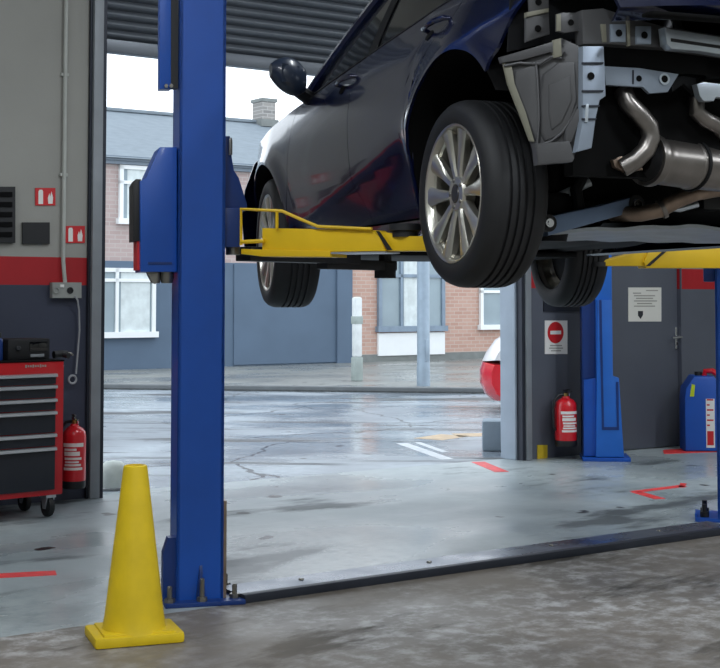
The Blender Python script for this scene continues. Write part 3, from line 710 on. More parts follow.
# ------------------------------------------------------------------ outside: block, parked car, bollard, lamp post
q = flo(490, 449); BKf = Frame((q.x, q.y, -.02), -6)
bl = BKf.at(482, 440, y=0).x; bt = BKf.at(490, 421, y=0).z
tag(MB().box2((bl, 0, 0), (bl + .42, .3, bt), bev=.025).out('concrete_block', 'concrete_block', None, 30, BKf.o, BKf.a), 'grey concrete block outside at the right edge of the door opening', 'block')

q = flo(486, 414, -.02); VF = Frame((q.x, q.y, -.02), -8)
X = VF.at(478.5, 378, y=.3).x
pc = thing('parked_car', 'red and white parked car half hidden behind the right door jamb', 'car', VF.o, VF.a)
W_ = 1.5
def hull(name, prof, m, inset=.16, p_=pc, y0=0., y1=W_, bulge=.10):
    b = MB(); n = 12; rows = []
    for j in range(n + 1):
        t = j / n; y = y0 + (y1 - y0) * t; k = abs(2 * t - 1) ** 4
        cx_ = sum(x for x, z in prof) / len(prof); cz_ = sum(z for x, z in prof) / len(prof)
        rows.append([(X + x + (inset * k if x < cx_ else -inset * k), y, z + (cz_ - z) * .12 * k) for x, z in prof])
    V = [[b.bm.verts.new(Vector(p)) for p in r_] for r_ in rows]; m_ = len(prof)
    for a_, b_ in zip(V, V[1:]):
        for k in range(m_): b.bm.faces.new((a_[k], a_[(k + 1) % m_], b_[(k + 1) % m_], b_[k]))
    b.bm.faces.new(V[0]); b.bm.faces.new(V[-1])
    return b.out(name, m, p_, 40)
hull('lower_body', [(.14, .12), (.05, .2), (.0, .32), (.0, .46), (.03, .55), (3.3, .55), (3.36, .4), (3.3, .12)], 'van_red')
hull('upper_body', [(.03, .55), (.07, .64), (.17, .78), (.3, .86), (.7, .90), (2.9, .90), (3.2, .75), (3.3, .55)], 'van_white')
hull('cabin', [(.35, .88), (.62, 1.2), (.9, 1.32), (2.1, 1.34), (2.6, .9)], 'van_white', .2, pc, .08, W_ - .08)
MB().prism([(X + .50, .10, .92), (X + .72, .14, 1.2), (X + .95, .16, 1.27), (X + 2.0, .16, 1.28), (X + 2.3, .1, .94)], (0, .03, 0)).out('side_window', 'glass', pc)
for t in (.62, 2.75):
    for y_ in (-.01, W_ - .17):
        w = MB().lathe([(.2, .0), (.26, .0), (.28, .03), (.28, .15), (.26, .18), (.1, .18)], 28, (X + t, y_, .28), 'Y').out('wheel', 'rubber', pc)
        MB().lathe([(.2, .015), (.06, .005), (0, .0)], 20, (X + t, y_ - .002, .28), 'Y').out('rim', 'alloy', w)
MB().tube([(X + .45, -.02, .86), (X + .42, -.1, .90), (X + .42, -.16, .92)], .05, 10).out('mirror', 'black', pc)

q = flo(357, 381); HB = q
bo = thing('bollard', 'white marker post with grey foot on the pavement by the brick pier', 'bollard', q, R(TH))
BF = Frame(q, TH); zA = BF.at(357, 357, y=0).z; zB = BF.at(358, 297, y=0).z; wB = (BF.at(364, 330, y=0).x - BF.at(353, 330, y=0).x) / 2 * .62
MB().box2((-wB * 1.15, -wB, 0), (wB * 1.15, wB, zA), bev=.02).out('foot', 'bollard_grey', bo)
MB().box2((-wB, -wB * .9, zA), (wB, wB * .9, zB), bev=.03).out('post', 'bollard_white', bo)
MB().box2((-wB * 1.1, -wB, zA + (zB - zA) * .55), (wB * 1.1, wB, zA + (zB - zA) * .68), bev=.01).out('band', 'bollard_grey', bo)
q = flo(423.5, 386); LPf = Frame(q, TH)
lp = thing('lamp_post', 'tall pale grey post on the pavement in front of the brick house', 'lamp post', q, R(TH))
rP = abs(LPf.at(430, 320, y=0).x - LPf.at(417, 320, y=0).x) / 2 * .78
MB().lathe([(rP * 1.05, 0), (rP * 1.05, .25), (rP, .28), (rP * .95, 3.2), (rP * .6, 3.6), (rP * .5, 5.0)], 20).out('post', 'pole', lp)
MB().box2((-.03, -rP - .01, .35), (.03, -rP * .9, .65), bev=.004).out('access_door', 'pole', lp)
MB().tube([(0, 0, 4.95), (0, -.1, 5.1), (0, -.6, 5.2)], .04, 8).box((0, -.75, 5.2), (.16, .5, .08), bev=.02).out('lamp_head', 'pole', lp)

# ------------------------------------------------------------------ the house opposite
H_ = lambda px, py, y=0.: HS.at(px, py, y=y)
ez = (H_(108, 162).z + H_(235, 171).z) / 2
xe0, xe1 = -9.0, H_(720, 350).x + 6
hs_ = thing('terraced_house', 'pink brick terraced house with slate roof across the street', 'house', HS.o, HS.a)
MB().box2((xe0, 0, 0), (xe1, 6, ez)).out('wall', 'brick', hs_, 0)
MB().box2((xe0, -.1, ez - .02), (xe1, .02, ez + .10)).box2((xe0, -.14, ez + .04), (xe1, -.08, ez + .12)).out('fascia', 'fascia', hs_, 0)
rz = (H_(108, 110, 3.0).z + H_(235, 121, 3.0).z) / 2
MB().prism([(xe0, -.2, ez + .08), (xe0, 3.0, rz), (xe0, 6.2, ez + .08)], (xe1 - xe0, 0, 0)).out('roof', 'slate', hs_, 0)
MB().box2((xe0, 2.9, rz - .02), (xe1, 3.1, rz + .05), bev=.02).out('ridge', 'slate', hs_, 0)
cm_ = H_(264, 115, 2.95); ca, cb2, cz = cm_ - Vector((.16, 0, 0)), cm_ + Vector((.16, 0, 0)), H_(264, 100, 3.0).z
ch = MB().box2((ca.x, 2.75, ez), (cb2.x, 3.15, cz)).out('chimney', 'chimney', hs_, 0)
MB().box2((ca.x - .03, 2.72, cz - .07), (cb2.x + .03, 3.18, cz)).box2((ca.x - .05, 2.70, rz - .1), (cb2.x + .05, 3.2, rz + .05)).out('chimney_cap', 'plinth', ch, 0)
for t in (.3, .7):
    MB().lathe([(.07, cz), (.06, cz + .02)], 14, (ca.x + (cb2.x - ca.x) * t, 2.95, 0)).out('chimney_pot', 'plinth', ch)
# blue-grey rendered ground floor with a wide closed gate
gx1 = H_(349, 320).x; gz = H_(180, 262).z
MB().box2((xe0, -.05, 0), (gx1 - .35, .01, gz)).out('rendered_front', 'render_blue', hs_, 0)
MB().box2((gx1 - .35, -.12, 0), (gx1, .01, gz)).out('rendered_pier', 'render_blue', hs_, 0)
ga, gb = H_(232, 320).x, H_(336, 320).x
gt = MB().box2((ga, -.075, .02), (gb, -.05, gz - .02), bev=.006)
gt.out('gate', 'render_blue', hs_, 0)
# pink/red brick right part
MB().box2((gx1, -.04, 0), (xe1, .01, gz + .4)).out('brick_front', 'brick_red', hs_, 0)
MB().box2((gx1, -.07, 0), (xe1, .0, H_(460, 352).z)).out('plinth', 'plinth', hs_, 0)
def window(x0, y0, x1, y1, fm, y, bars=(), transoms=(), th=.05, curtain=None):
    a, b_ = H_(x0, y1, y), H_(x1, y0, y)
    za, zb_ = H_((x0 + x1) / 2, y1, y).z, H_((x0 + x1) / 2, y0, y).z
    f = MB(); d = .07
    f.box2((a.x, y - d, za), (a.x + th, y, zb_)).box2((b_.x - th, y - d, za), (b_.x, y, zb_)).box2((a.x, y - d, zb_ - th), (b_.x, y, zb_)).box2((a.x - .04, y - d - .04, za - .03), (b_.x + .04, y, za + th))
    for t in bars: f.box2((a.x + (b_.x - a.x) * t - th * .4, y - d, za), (a.x + (b_.x - a.x) * t + th * .4, y, zb_))
    for t in transoms: f.box2((a.x, y - d, za + (zb_ - za) * t - th * .4), (b_.x, y, za + (zb_ - za) * t + th * .4))
    w = f.out('window', fm, hs_, 0)
    MB().box2((a.x + th * .5, y - d * .45, za + th * .5), (b_.x - th * .5, y - d * .3, zb_ - th * .5)).out('pane', 'pane', w, 0)
    if curtain:
        c = MB(); ca_, cb_ = curtain; n = 18; xs = [a.x + (b_.x - a.x) * (ca_ + (cb_ - ca_) * i / n) for i in range(n + 1)]
        rows = [[(x, y - d * .52 - .004 * math.sin(i * 1.1), z) for z in (za + th, zb_ - th)] for i, x in enumerate(xs)]
        c.sheet(rows).out('curtain', 'curtain', w, 40)
    return w
window(84, 268, 154.5, 336, 'frame_white', -.06, (.44,), (.82,), .07, (.5, .92))
window(118, 166, 158, 223, 'frame_white', .0, (), (.70,), .07, (.2, .8))
window(200, 175, 226, 222, 'frame_white', .0, (.5,), (.7,), .07)
window(377, 240, 443, 330, 'frame_grey', -.045, (.34,), (.60,), .08, (.38, .62))
window(479, 262, 512, 328, 'frame_white', -.045, (.7,), (.55,), .07)
a, b_ = H_(377, 356, -.05), H_(443.5, 332, -.05)
MB().box2((a.x, -.10, a.z), (b_.x, -.04, b_.z), bev=.006).out('white_panel', 'frame_white', hs_, 0)
a = H_(352, 300, -.06)
# ------------------------------------------------------------------ the raised car (x across, y forward, z from the hanging tyre's lowest point)
CF = Frame((1.144, 5.155, 1.24), 19.7)
car = thing('raised_car', 'dark navy car with its rear bumper off, raised on the lift arms', 'car', CF.o, CF.a)
K = lambda px, py, **k: CF.at(px, py, **k)
def ip(x, tab):
    if x <= tab[0][0]: return tab[0][1]
    for (a, u), (b, v) in zip(tab, tab[1:]):
        if x <= b:
            t = (x - a) / (b - a); return u + (v - u) * t
    return tab[-1][1]
def sm(x, tab):
    """smoothed table: average over a small neighbourhood keeps panels free of kinks"""
    w = .03; return sum(ip(x + k * w, tab) for k in (-2, -1, 0, 1, 2)) / 5
RA, RAr = (-.05, .395), .425       # rear arch
FA_, FAr = (2.34, .25), .392       # front arch
HALF = [(-.75, .80), (-.6, .85), (-.4, .885), (0, .905), (.5, .900), (1.5, .90), (2.3, .895), (2.6, .86), (2.85, .78), (3.05, .62)]
SEC = [(.18, .87), (.24, .925), (.30, .955), (.42, .982), (.55, .997), (.68, 1.0), (.78, .990), (.86, .968), (.93, .938), (1.0, .905), (1.06, .87)]
BELT = [(-.5, 1.09), (-.1, 1.06), (.3, 1.045), (.8, .998), (1.3, .94), (1.7, .895), (1.95, .87), (2.3, .82), (2.6, .775), (2.9, .70), (3.05, .62)]
CRE = [(.38, .60), (.8, .50), (1.3, .40), (1.7, .32), (1.9, .30)]
def side(y, z):
    w = sm(y, HALF) * sm(z, SEC)
    if .30 < y < 2.0:                                     # hollowed lower door
        zc = ip(y, CRE); d = zc - z
        e = max(0, min(1, (y - .30) / .15)) * max(0, min(1, (2.0 - y) / .2))
        if d > 0: w -= .055 * e * math.sin(min(1, d / .20) * math.pi / 2) * max(.0, min(1, (z - .2) / .06))
    for (cy, cz), rr in ((RA, RAr), (FA_, FAr)):          # flared arches
        q = math.hypot(y - cy, max(0, z - cz)) - rr
        w += .022 * math.exp(-(q / .06) ** 2)
    # shoulder above the rear wheel
    w += .02 * math.exp(-((z - .88) / .07) ** 2) * math.exp(-((y + .1) / .5) ** 2)
    return w
def arch_z(y):
    for (cy, cz), rr in ((RA, RAr), (FA_, FAr)):
        if abs(y - cy) < rr: return cz + math.sqrt(rr * rr - (y - cy) ** 2)
    return None
ZS = .275                                                  # bottom of doors
def low(y): 
    a = arch_z(y); return max(ZS, a) if a else ZS
def panel(name, ylo, yhi, zlo, zhi, m, parent, sg, nu=28, nv=22, th=.012, smooth=40):
    """ylo/yhi: edges as a function of v (0..1) or y; zlo/zhi as functions of y."""
    rows = []
    for i in range(nu + 1):
        u = .5 - .5 * math.cos(math.pi * i / nu); row = []
        for j in range(nv + 1):
            v = j / nv
            # iterate: the edge depends on z, z depends on y
            z = ip(v, [(0, .3), (1, .95)])
            for _ in range(3):
                y0, y1 = ylo(z), yhi(z); y = y0 + (y1 - y0) * u; z = zlo(y) + (zhi(y) - zlo(y)) * v
            row.append((sg * side(y, z), y, z))
        rows.append(row)
    return MB().sheet(rows, off=(-sg * th, 0, 0)).out(name, m, parent, smooth)
gap = .004
def YB(z): return 1.02 + .10 * (z - .4)                    # shut line between the doors
def YR(z): return ip(z, [(.25, .392), (.52, .385), (.66, .34), (.80, .22), (.95, .10), (1.06, .04)])
def YF(z): return ip(z, [(.25, 1.96), (.6, 1.93), (.95, 1.84)])
belt = lambda y: sm(y, BELT)
def QE(z): return ip(z, [(.68, -.335), (.75, -.36), (.92, -.47), (1.1, -.50)])   # rear edge of quarter panel
for sg in (-1, 1):
    panel('quarter_panel', lambda z: QE(z), lambda z: YR(z) - gap, lambda y: max(low(y), .68 if y < -.33 else 0), belt, 'paint', car, sg, 40, 24)
    rd = panel('rear_door', YR, lambda z: YB(z) - gap, low, belt, 'paint', car, sg)
    fd = panel('front_door', YB, lambda z: YF(z) - gap, low, belt, 'paint', car, sg)
    panel('front_fender', YF, lambda z: ip(z, [(.2, 2.86), (.5, 2.93), (.8, 2.80)]), low, belt, 'paint', car, sg, 44, 22)
    # sill
    rows = []
    for i in range(21):
        y = .40 + (1.93 - .40) * i / 20
        rows.append([(sg * (side(y, .28) - .012), y, .268), (sg * (side(y, .26) - .004), y, .245), (sg * (side(y, .24) - .012), y, .215), (sg * .80, y, .19), (sg * .72, y, .185)])
    MB().sheet(rows, off=(-sg * .01, 0, .01)).out('sill', 'paint', car, 40)
    # arch lips and liners
    for (cy, cz), rr, a0, a1, nm in ((RA, RAr, -.05, 2.55, 'wheel_arch_liner'), (FA_, FAr, .1, 2.5, 'wheel_arch_liner')):
        L1 = []
        for k in range(25):
            t = a0 + (a1 - a0) * k / 24; y, z = cy + (rr + .004) * math.cos(t), cz + (rr + .004) * math.sin(t)
            w = side(y, z)
            L1.append([(sg * (w - .004), y, z), (sg * (w - .06), y + .0, z + .0), (sg * .62, cy + (rr - .0) * math.cos(t), cz + (rr - .0) * math.sin(t)), (sg * .50, cy + (rr - .01) * math.cos(t), cz + (rr - .01) * math.sin(t)), (sg * .49, cy + .1 * math.cos(t), cz + .1 * math.sin(t))])
        MB().sheet(L1).out(nm, 'black_soft', car, 40)
    # windows with pillars, leaning in
    def glass_pt(y, t):        # t 0 at belt .. 1 at roof rail
        zb_ = belt(y) + .005; xb_ = side(y, zb_) - .02
        zt_ = 1.42 - .10 * max(0, (-.1 - y)) - .02 * abs(y - .6); xt_ = .60
        z = zb_ + (zt_ - zb_) * t; x = xb_ + (xt_ - xb_) * (t ** 1.15)
        return x, z
    def apil(y):               # how high the glass reaches: the windscreen pillar cuts it down in front
        return ip(y, [(-.5, .55), (-.1, .9), (.3, 1), (1.02, 1), (1.12, 1.0), (1.84, .02), (1.9, .0)])
    def gpanel(name, y0, y1, m, parent, t0=0., inset=0.):
        rows = []
        for i in range(17):
            y = y0 + (y1 - y0) * i / 16; row = []
            for j in range(9):
                t = t0 + (max(apil(y), t0 + .01) - t0) * j / 8
                x, z = glass_pt(y, t); row.append((sg * (x - inset), y, z))
            rows.append(row)
        return MB().sheet(rows, off=(-sg * .006, 0, 0)).out(name, m, parent, 40)
    gpanel('window', .10, .98, 'glass', rd, .03, .006)
    gpanel('window', 1.05, 1.80, 'glass', fd, .03, .006)
    # belt trim strips, pillar, roof rail
    gt_ = lambda y, t, o=0.: (sg * (glass_pt(y, t)[0] + o), y, glass_pt(y, t)[1])
    MB().tube([gt_(.06 + .93 * k / 12, .02, .004) for k in range(13)], .009, 6).out('belt_trim', 'black', rd)
    MB().tube([gt_(1.04 + .78 * k / 12, .02, .004) for k in range(13)], .009, 6).out('belt_trim', 'black', fd)
    gpanel('center_pillar', .975, 1.055, 'black', car, .0, -.004)
    MB().tube([gt_(-.45 + 2.27 * k / 28, apil(-.45 + 2.27 * k / 28), .0) for k in range(29)], .026, 8).out('roof_rail', 'paint', car)
    gpanel('rear_side_pillar', -.48, .10, 'paint', car, .0, .0)
    eA = [(side(-.49, 1.0) - .004, -.49, 1.0), (side(-.49, 1.085) - .004, -.49, 1.085)] + [(glass_pt(-.475, t)[0], -.475, glass_pt(-.475, t)[1]) for t in (.28, .55)]
    eB = [(.675, -.675, .99), (.68, -.64, 1.08), (.62, -.48, 1.30), (.58, -.28, 1.46)]
    MB().sheet([[(sg * (a_[0] + (b_[0] - a_[0]) * u + .02 * math.sin(math.pi * u)), a_[1] + (b_[1] - a_[1]) * u, a_[2] + (b_[2] - a_[2]) * u) for a_, b_ in zip(eA, eB)] for u in (0, .25, .5, .75, 1)], off=(-sg * .006, 0, 0)).out('rear_pillar_skin', 'paint', car, 50)
    # handles
    for (par, yh, zh) in ((rd, .22, .955), (fd, 1.16, .885)):
        hx = side(yh, zh); rows = []
        cyh, czh = yh + .035, zh - .022
        MB().sheet([[(sg * (side(cyh + r_ * math.cos(k * math.pi / 9), czh + r_ * .62 * math.sin(k * math.pi / 9)) + .003), cyh + r_ * math.cos(k * math.pi / 9), czh + r_ * .62 * math.sin(k * math.pi / 9)) for r_ in (.002, .016, .030)] for k in range(19)], off=(-sg * .004, 0, 0)).out('handle_cup', 'black_soft', par)
        MB().tube([(sg * (side(yh + d, zh + .012 + dz) + o), yh + d, zh + .012 + dz) for d, o, dz in ((.10, -.005, -.008), (.085, .022, -.004), (.03, .036, 0), (-.04, .034, .004), (-.095, .02, .006), (-.11, -.005, .004))], [.008, .010, .011, .011, .010, .007], 10).out('door_handle', 'paint', par)
    # mirror
    bx_ = side(1.70, .9)
    mp = lambda x, y, z: (sg * x, y, z)
    MM = MB()
    rows = []
    for i in range(9):
        s = i / 8; xx = .905 + .165 * s
        e = math.sin(math.pi * (.12 + .80 * s)) ** .6
        ring = []
        for k in range(16):
            t = 2 * math.pi * k / 16
            ring.append(mp(xx, 1.62 + .01 * s + .06 * e * math.cos(t) - .02 * s, .985 + .015 * s + .088 * e * math.sin(t) * (1.1 - .25 * s) - .02 * (1 - s)))
        rows.append(ring)
    bmv = [[MM.bm.verts.new(p) for p in r_] for r_ in rows]
    for a_, b_ in zip(bmv, bmv[1:]):
        for k in range(16): MM.bm.faces.new((a_[k], a_[(k + 1) % 16], b_[(k + 1) % 16], b_[k]))
    MM.bm.faces.new(bmv[0]); MM.bm.faces.new(bmv[-1])
    mir = MM.out('door_mirror', 'mirror_shell', car, 50)
    MB().tube([mp(bx_ - .05, 1.72, .885), mp(bx_ + .01, 1.70, .90), mp(.95, 1.65, .935), mp(.985, 1.63, .965)], [.04, .034, .030, .034], 10).out('mirror_arm', 'black', mir)
    MB().sheet([[mp(.945, 1.571, .94), mp(.945, 1.571, 1.02)], [mp(1.03, 1.560, .945), mp(1.03, 1.560, 1.03)]], off=(0, .003, 0)).out('mirror_glass', 'mirror_shell', mir)

# bonnet, windscreen, roof, nose
def across(name, m, ys, fn, n=16, th=(0, 0, -.01), par=car):
    return MB().sheet([[fn(y, -1 + 2 * k / n) for k in range(n + 1)] for y in ys], off=th).out(name, m, par, 40)
lsp = lambda a, b, n: [a + (b - a) * i / n for i in range(n + 1)]
across('bonnet', 'paint', lsp(1.86, 2.95, 14), lambda y, u: (u * (side(y, belt(y)) - .004), y, belt(y) + .05 * (1 - u * u) * min(1, (3.05 - y) / .3)))
across('windscreen', 'glass', lsp(1.15, 1.86, 10), lambda y, u: (u * ip(y, [(1.15, .58), (1.86, .80)]), y, ip(y, [(1.15, 1.41), (1.86, .905)]) + .05 * (1 - u * u)))
across('roof', 'paint', lsp(-.45, 1.15, 14), lambda y, u: (u * .60, y, glass_pt(y, apil(y) if y > -.2 else 1)[1] + .05 * (1 - u * u)))
rows = []
for j in range(17):
    u = -1 + 2 * j / 16
    yb = 3.22 - .35 * abs(u) ** 2.6
    rows.append([(u * .84, yb - .22, .18), (u * .86, yb - .03, .24), (u * .87, yb, .40), (u * .86, yb - .03, .55), (u * .84, yb - .14, .68), (u * .82, yb - .27, .735)])
MB().sheet(rows, off=(0, -.01, 0)).out('front_bumper', 'paint', car, 40)
# tailgate above the bare rear end
rows = []
for j in range(17):
    u = -1 + 2 * j / 16
    yb = -.86 + .16 * abs(u) ** 2.5
    rows.append([(u * .60, yb + .06, .835), (u * .61, yb + .0, .865), (u * .66, yb + .015, .98), (u * .68, yb + .06, 1.08), (u * .62, yb + .22, 1.30), (u * .58, yb + .42, 1.46)])
MB().sheet(rows, off=(0, .015, 0)).out('tailgate', 'paint', car, 40)
MB().box2((-.56, -.80, .828), (.56, -.74, .84), bev=.004).out('tailgate_seal', 'black_soft', car)

# wheels ------------------------------------------------------------
RTY = .328
def make_wheel(sg, loc, steer=0.):
    pr = [(.232, .010), (.245, .0), (.262, -.006), (.285, -.007), (.305, .000), (.318, .014), (.3255, .034)]
    tread = []
    x = .036
    for gx in (.070, .098, .126, .154):
        tread += [(RTY, gx - .006), (RTY - .009, gx - .0045), (RTY - .009, gx + .0045), (RTY, gx + .006)]
    prof = pr + [(.327, .042)] + tread + [(.327, .180), (.3255, .188), (.318, .206), (.303, .218), (.28, .224), (.25, .220), (.232, .210)]
    prof = [(r_, -sg * -h_ if False else h_) for r_, h_ in prof]
    flip = 1 if sg < 0 else -1
    w = MB().lathe([(r_, flip * h_) for r_, h_ in prof], 64, axis='X', closed=True).out('wheel', 'rubber', car, 30, loc)
    w.rotation_euler.z = steer
    rim = MB().lathe([(r_, flip * h_) for r_, h_ in [(.246, .004), (.243, -.002), (.236, .000), (.228, .012), (.224, .03), (.214, .10), (.216, .19), (.234, .208), (.226, .200), (.208, .10), (.218, .03)]], 48, axis='X', closed=True)
    for p_ in range(5):
        for s_ in (-1, 1):
            am = p_ * 2 * math.pi / 5 + math.pi / 10 * 0 + .3
            a0 = am + s_ * .30; a1 = am + s_ * .235
            def P(rad, ang, off_, x_):
                return Vector((flip * x_, rad * math.cos(ang) - off_ * math.sin(ang), rad * math.sin(ang) + off_ * math.cos(ang)))
            secs = [(.040, a0, .014, .020, .060), (.09, am + s_ * .29, .016, .014, .052), (.16, am + s_ * .285, .024, .010, .042), (.229, am + s_ * .28, .038, .004, .036)]
            V = [[rim.bm.verts.new(P(rad, an, o_, x_)) for (o_, x_) in ((-hw_, x0_ + .008), (-hw_ * .6, x0_), (hw_ * .6, x0_), (hw_, x0_ + .008), (hw_ * .8, x1_), (-hw_ * .8, x1_))] for rad, an, hw_, x0_, x1_ in secs]
            for A1, B1 in zip(V, V[1:]):
                for k in range(6): rim.bm.faces.new((A1[k], A1[(k + 1) % 6], B1[(k + 1) % 6], B1[k]))
            rim.bm.faces.new(V[0]); rim.bm.faces.new(V[-1])
    rim.lathe([(.066, flip * .06), (.066, flip * .024), (.058, flip * .014), (.034, flip * .012), (.030, flip * .020), (0, flip * .020)], 28, axis='X')
    rim.out('rim', 'alloy', w, 35)
    MB().lathe([(.03, flip * .016), (.028, flip * .009), (.0, flip * .007)], 24, axis='X').out('centre_cap', 'disc', w)
    nb = MB()
    for k in range(5):
        t = k * 2 * math.pi / 5; nb.lathe([(.009, flip * .024), (.009, flip * .012), (.006, flip * .010), (0, flip * .010)], 6, (0, .048 * math.cos(t), .048 * math.sin(t)), 'X')
    nb.out('wheel_nuts', 'zinc', w)
    d = MB().lathe([(.155, flip * .085), (.155, flip * .105), (.06, flip * .105), (.06, flip * .085)], 36, axis='X', closed=True).lathe([(.06, flip * .06), (.06, flip * .2), (.0, flip * .2)], 20, axis='X').out('brake_disc', 'disc', w)
    MB().lathe([(.05, flip * .115), (.19, flip * .12), (.195, flip * .13), (.05, flip * .135)], 30, axis='X', closed=True).out('dust_shield', 'under', w)
    MB().box((flip * .095, .115, .06), (.07, .07, .13), bev=.012, rot=Matrix.Rotation(.4, 3, 'X')).out('brake_caliper', 'under', d)
    return w
make_wheel(-1, (-.875, 0, .33))
make_wheel(1, (.875, 0, .33))
make_wheel(-1, (-.875, 2.345, .25), -R(6))
make_wheel(1, (.945, 2.345, .25), -R(6))

# bare rear end -----------------------------------------------------
YP = lambda px: -.40 - (px - 500) / 90 * .22
def rearpoly(name, pts, th, m, parent=car, bev=.004, yf=None, mirror=False, dy=0.):
    P = [K(px, py, y=(yf if isinstance(yf, (int, float)) else YP(px)) + dy) for px, py in pts]
    Q = [Vector((-p.x, p.y, p.z)) for p in P]
    b = MB().prism(P, (0, th, 0), bev=bev)
    if mirror:
        if max(p.x for p in P) > -.03: b.prism(Q, (0, th, 0), bev=bev)
        else: MB().prism(Q, (0, th, 0), bev=bev).out(name, m, parent, 30)
    return b.out(name, m, parent, 30)
# corner panel with its pressings, on both sides
cp_ = rearpoly('rear_corner_panel', [(502, 58), (516, 54), (540, 46), (562, 38), (584, 48), (584, 100), (582, 130), (574, 160), (538, 163), (531, 140), (521, 112), (509, 84)], .012, 'bare')
rearpoly('pressing', [(544, 74), (560, 62), (575, 62), (577, 100), (570, 122), (560, 136), (546, 141), (541, 132), (540, 96)], .012, 'bare', cp_, .009, dy=-.008)
rearpoly('pressing', [(549, 84), (570, 76), (572, 100), (562, 122), (552, 130), (549, 112)], .006, 'bare', cp_, .005, dy=-.012)
rearpoly('pressing', [(516, 70), (536, 64), (537, 86), (539, 128), (536, 140), (527, 114), (515, 84)], .010, 'bare', cp_, .006, dy=-.007)
for pts in ([(535, 148), (540, 145), (552, 141), (562, 133), (571, 120), (577, 106)], [(536, 62), (538, 90), (539, 120), (537, 146)], [(504, 66), (520, 63), (540, 64), (551, 57), (562, 58)]):
    MB().tube([K(px, py, y=YP(px) - .010) for px, py in pts], .0045, 8).out('pressed_ridge', 'bare', cp_)
rearpoly('lower_lip', [(536, 143), (570, 141), (575, 158), (573, 162), (538, 165)], .03, 'bare', cp_, .005, dy=-.022)
rearpoly('ridge', [(566, 130), (578, 108), (583, 112), (572, 142), (566, 143)], .02, 'bare', cp_, .004, dy=-.016)
rearpoly('sealer_strip', [(503, 62), (512, 66), (515, 84), (526, 112), (535, 142), (530, 141), (519, 112), (508, 84)], .008, 'bare_beige', cp_, .003, dy=-.008)
rearpoly('ridge', [(500, 57), (555, 41), (566, 50), (560, 58), (551, 52), (522, 60), (502, 63)], .016, 'bare', cp_, .004, dy=-.014)
rearpoly('sealer_strip', [(553, 40), (561, 38), (562, 56), (554, 58)], .01, 'bare_beige', cp_, .002, dy=-.017)
def hole(par, px, py, y, r_=.011):
    p = K(px, py, y=y); return MB().lathe([(r_, -.0015), (r_, .001), (0, .001)], 14, p, 'Y').out('hole', 'black_soft', par)
t1 = rearpoly('lamp_bracket', [(526, 14), (549, 10), (550, 34), (526, 42)], .012, 'bare', car, .004, -.50); hole(t1, 538, 28.5, -.502)
t2 = rearpoly('lamp_bracket', [(529, -14), (549, -16), (549, 8), (530, 12)], .012, 'bare', car, .004, -.50); hole(t2, 538.5, 2, -.502)
t3 = rearpoly('lamp_bracket', [(557, 14), (564, 12), (580, 13), (580, 31), (565, 33), (557, 31)], .012, 'bare', car, .004, -.575); hole(t3, 571, 22.5, -.577, .010)
rearpoly('beige_edge', [(557, 14), (561, 14), (561, 31), (557, 31)], .006, 'bare_beige', t3, .001, -.581)
rearpoly('bracket_strap', [(527, 12), (549, 8), (549, 12), (527, 17)], .02, 'bare_beige', car, .003, -.51)
rearpoly('inner_quarter', [(508, 52), (512, -30), (640, -30), (640, 16), (585, 48), (560, 40)], .01, 'under', car, .002, -.42)
# cross member
xm = rearpoly('rear_crossmember', [(582, 10), (604, 8), (630, 17), (668, 27), (790, 46), (790, 64), (668, 48), (640, 46), (608, 44), (583, 44)], .05, 'bare', car, .006, -.60, True)
for px, py in ((619, 33), (644.5, 35)):
    rearpoly('boss', rect(px - 8, py - 9, px + 7, py + 9), .012, 'bare_blue', xm, .004, -.608); hole(xm, px, py, -.611, .0115)
rearpoly('seam', [(627, 20), (630, 20), (630.5, 46), (628, 46)], .012, 'bare_beige', xm, .002, -.608)
rearpoly('seam', [(601, 24), (606, 24), (607, 42), (603, 42)], .01, 'bare_beige', xm, .002, -.606)
rb = rearpoly('reinforcement_beam', [(665, 27), (672, 29), (792, 48), (792, 66), (700, 51), (672, 49), (667, 44)], .04, 'silver', car, .005, -.66, True)
rearpoly('groove', [(671, 38), (792, 56), (792, 59), (671, 41.5)], .006, 'ink', rb, .001, -.6615, True)
rearpoly('recess_panel', [(604, 44), (792, 60), (792, 84), (690, 74), (604, 70)], .02, 'under', car, .004, -.50, True)
# upright and lower panel
up = rearpoly('rear_upright', [(583, 46), (604, 46), (605, 70), (606, 96), (600, 100), (596, 118), (592, 148), (577, 152), (583, 120)], .03, 'bare_blue', car, .004, -.635, True)
hole(up, 591, 76, -.638, .012)
for py in (62, 90, 105, 118): rearpoly('step', [(583, py), (604 - max(0, (py - 90) * .25), py), (603 - max(0, (py - 90) * .25), py + 2), (583, py + 2)], .01, 'steel_dark', up, .001, -.641)
rearpoly('rib', [(586, 104), (589, 104), (588, 122), (585, 122)], .008, 'silver', up, .001, -.642)
lpn = rearpoly('lower_rear_panel', [(604, 66), (640, 68), (679, 74), (668, 92), (650, 93.5), (643, 87), (606, 85)], .015, 'bare_blue', car, .003, -.57, True)
hole(lpn, 639, 78.5, -.572, .010)
p = K(664.5, 79, y=-.574); MB().lathe([(.019, -.002), (.019, .0), (.012, 0), (.012, -.002)], 20, p, 'Y', closed=True).out('ring', 'silver', lpn); hole(lpn, 664.5, 79, -.575, .012)
rearpoly('seam', [(632.5, 70), (634, 70), (634, 84), (632.5, 84)], .004, 'steel_dark', lpn, 0, -.573)
rearpoly('hanger_bracket', [(697, 84), (704, 82), (792, 92), (792, 104), (716, 97), (714, 101), (704, 101), (700, 96)], .03, 'silver', car, .003, -.60, True)
rearpoly('dark_web', [(672, 78), (684, 76), (696, 78), (697, 96), (684, 84), (672, 92)], .02, 'under', car, .002, -.56, True)
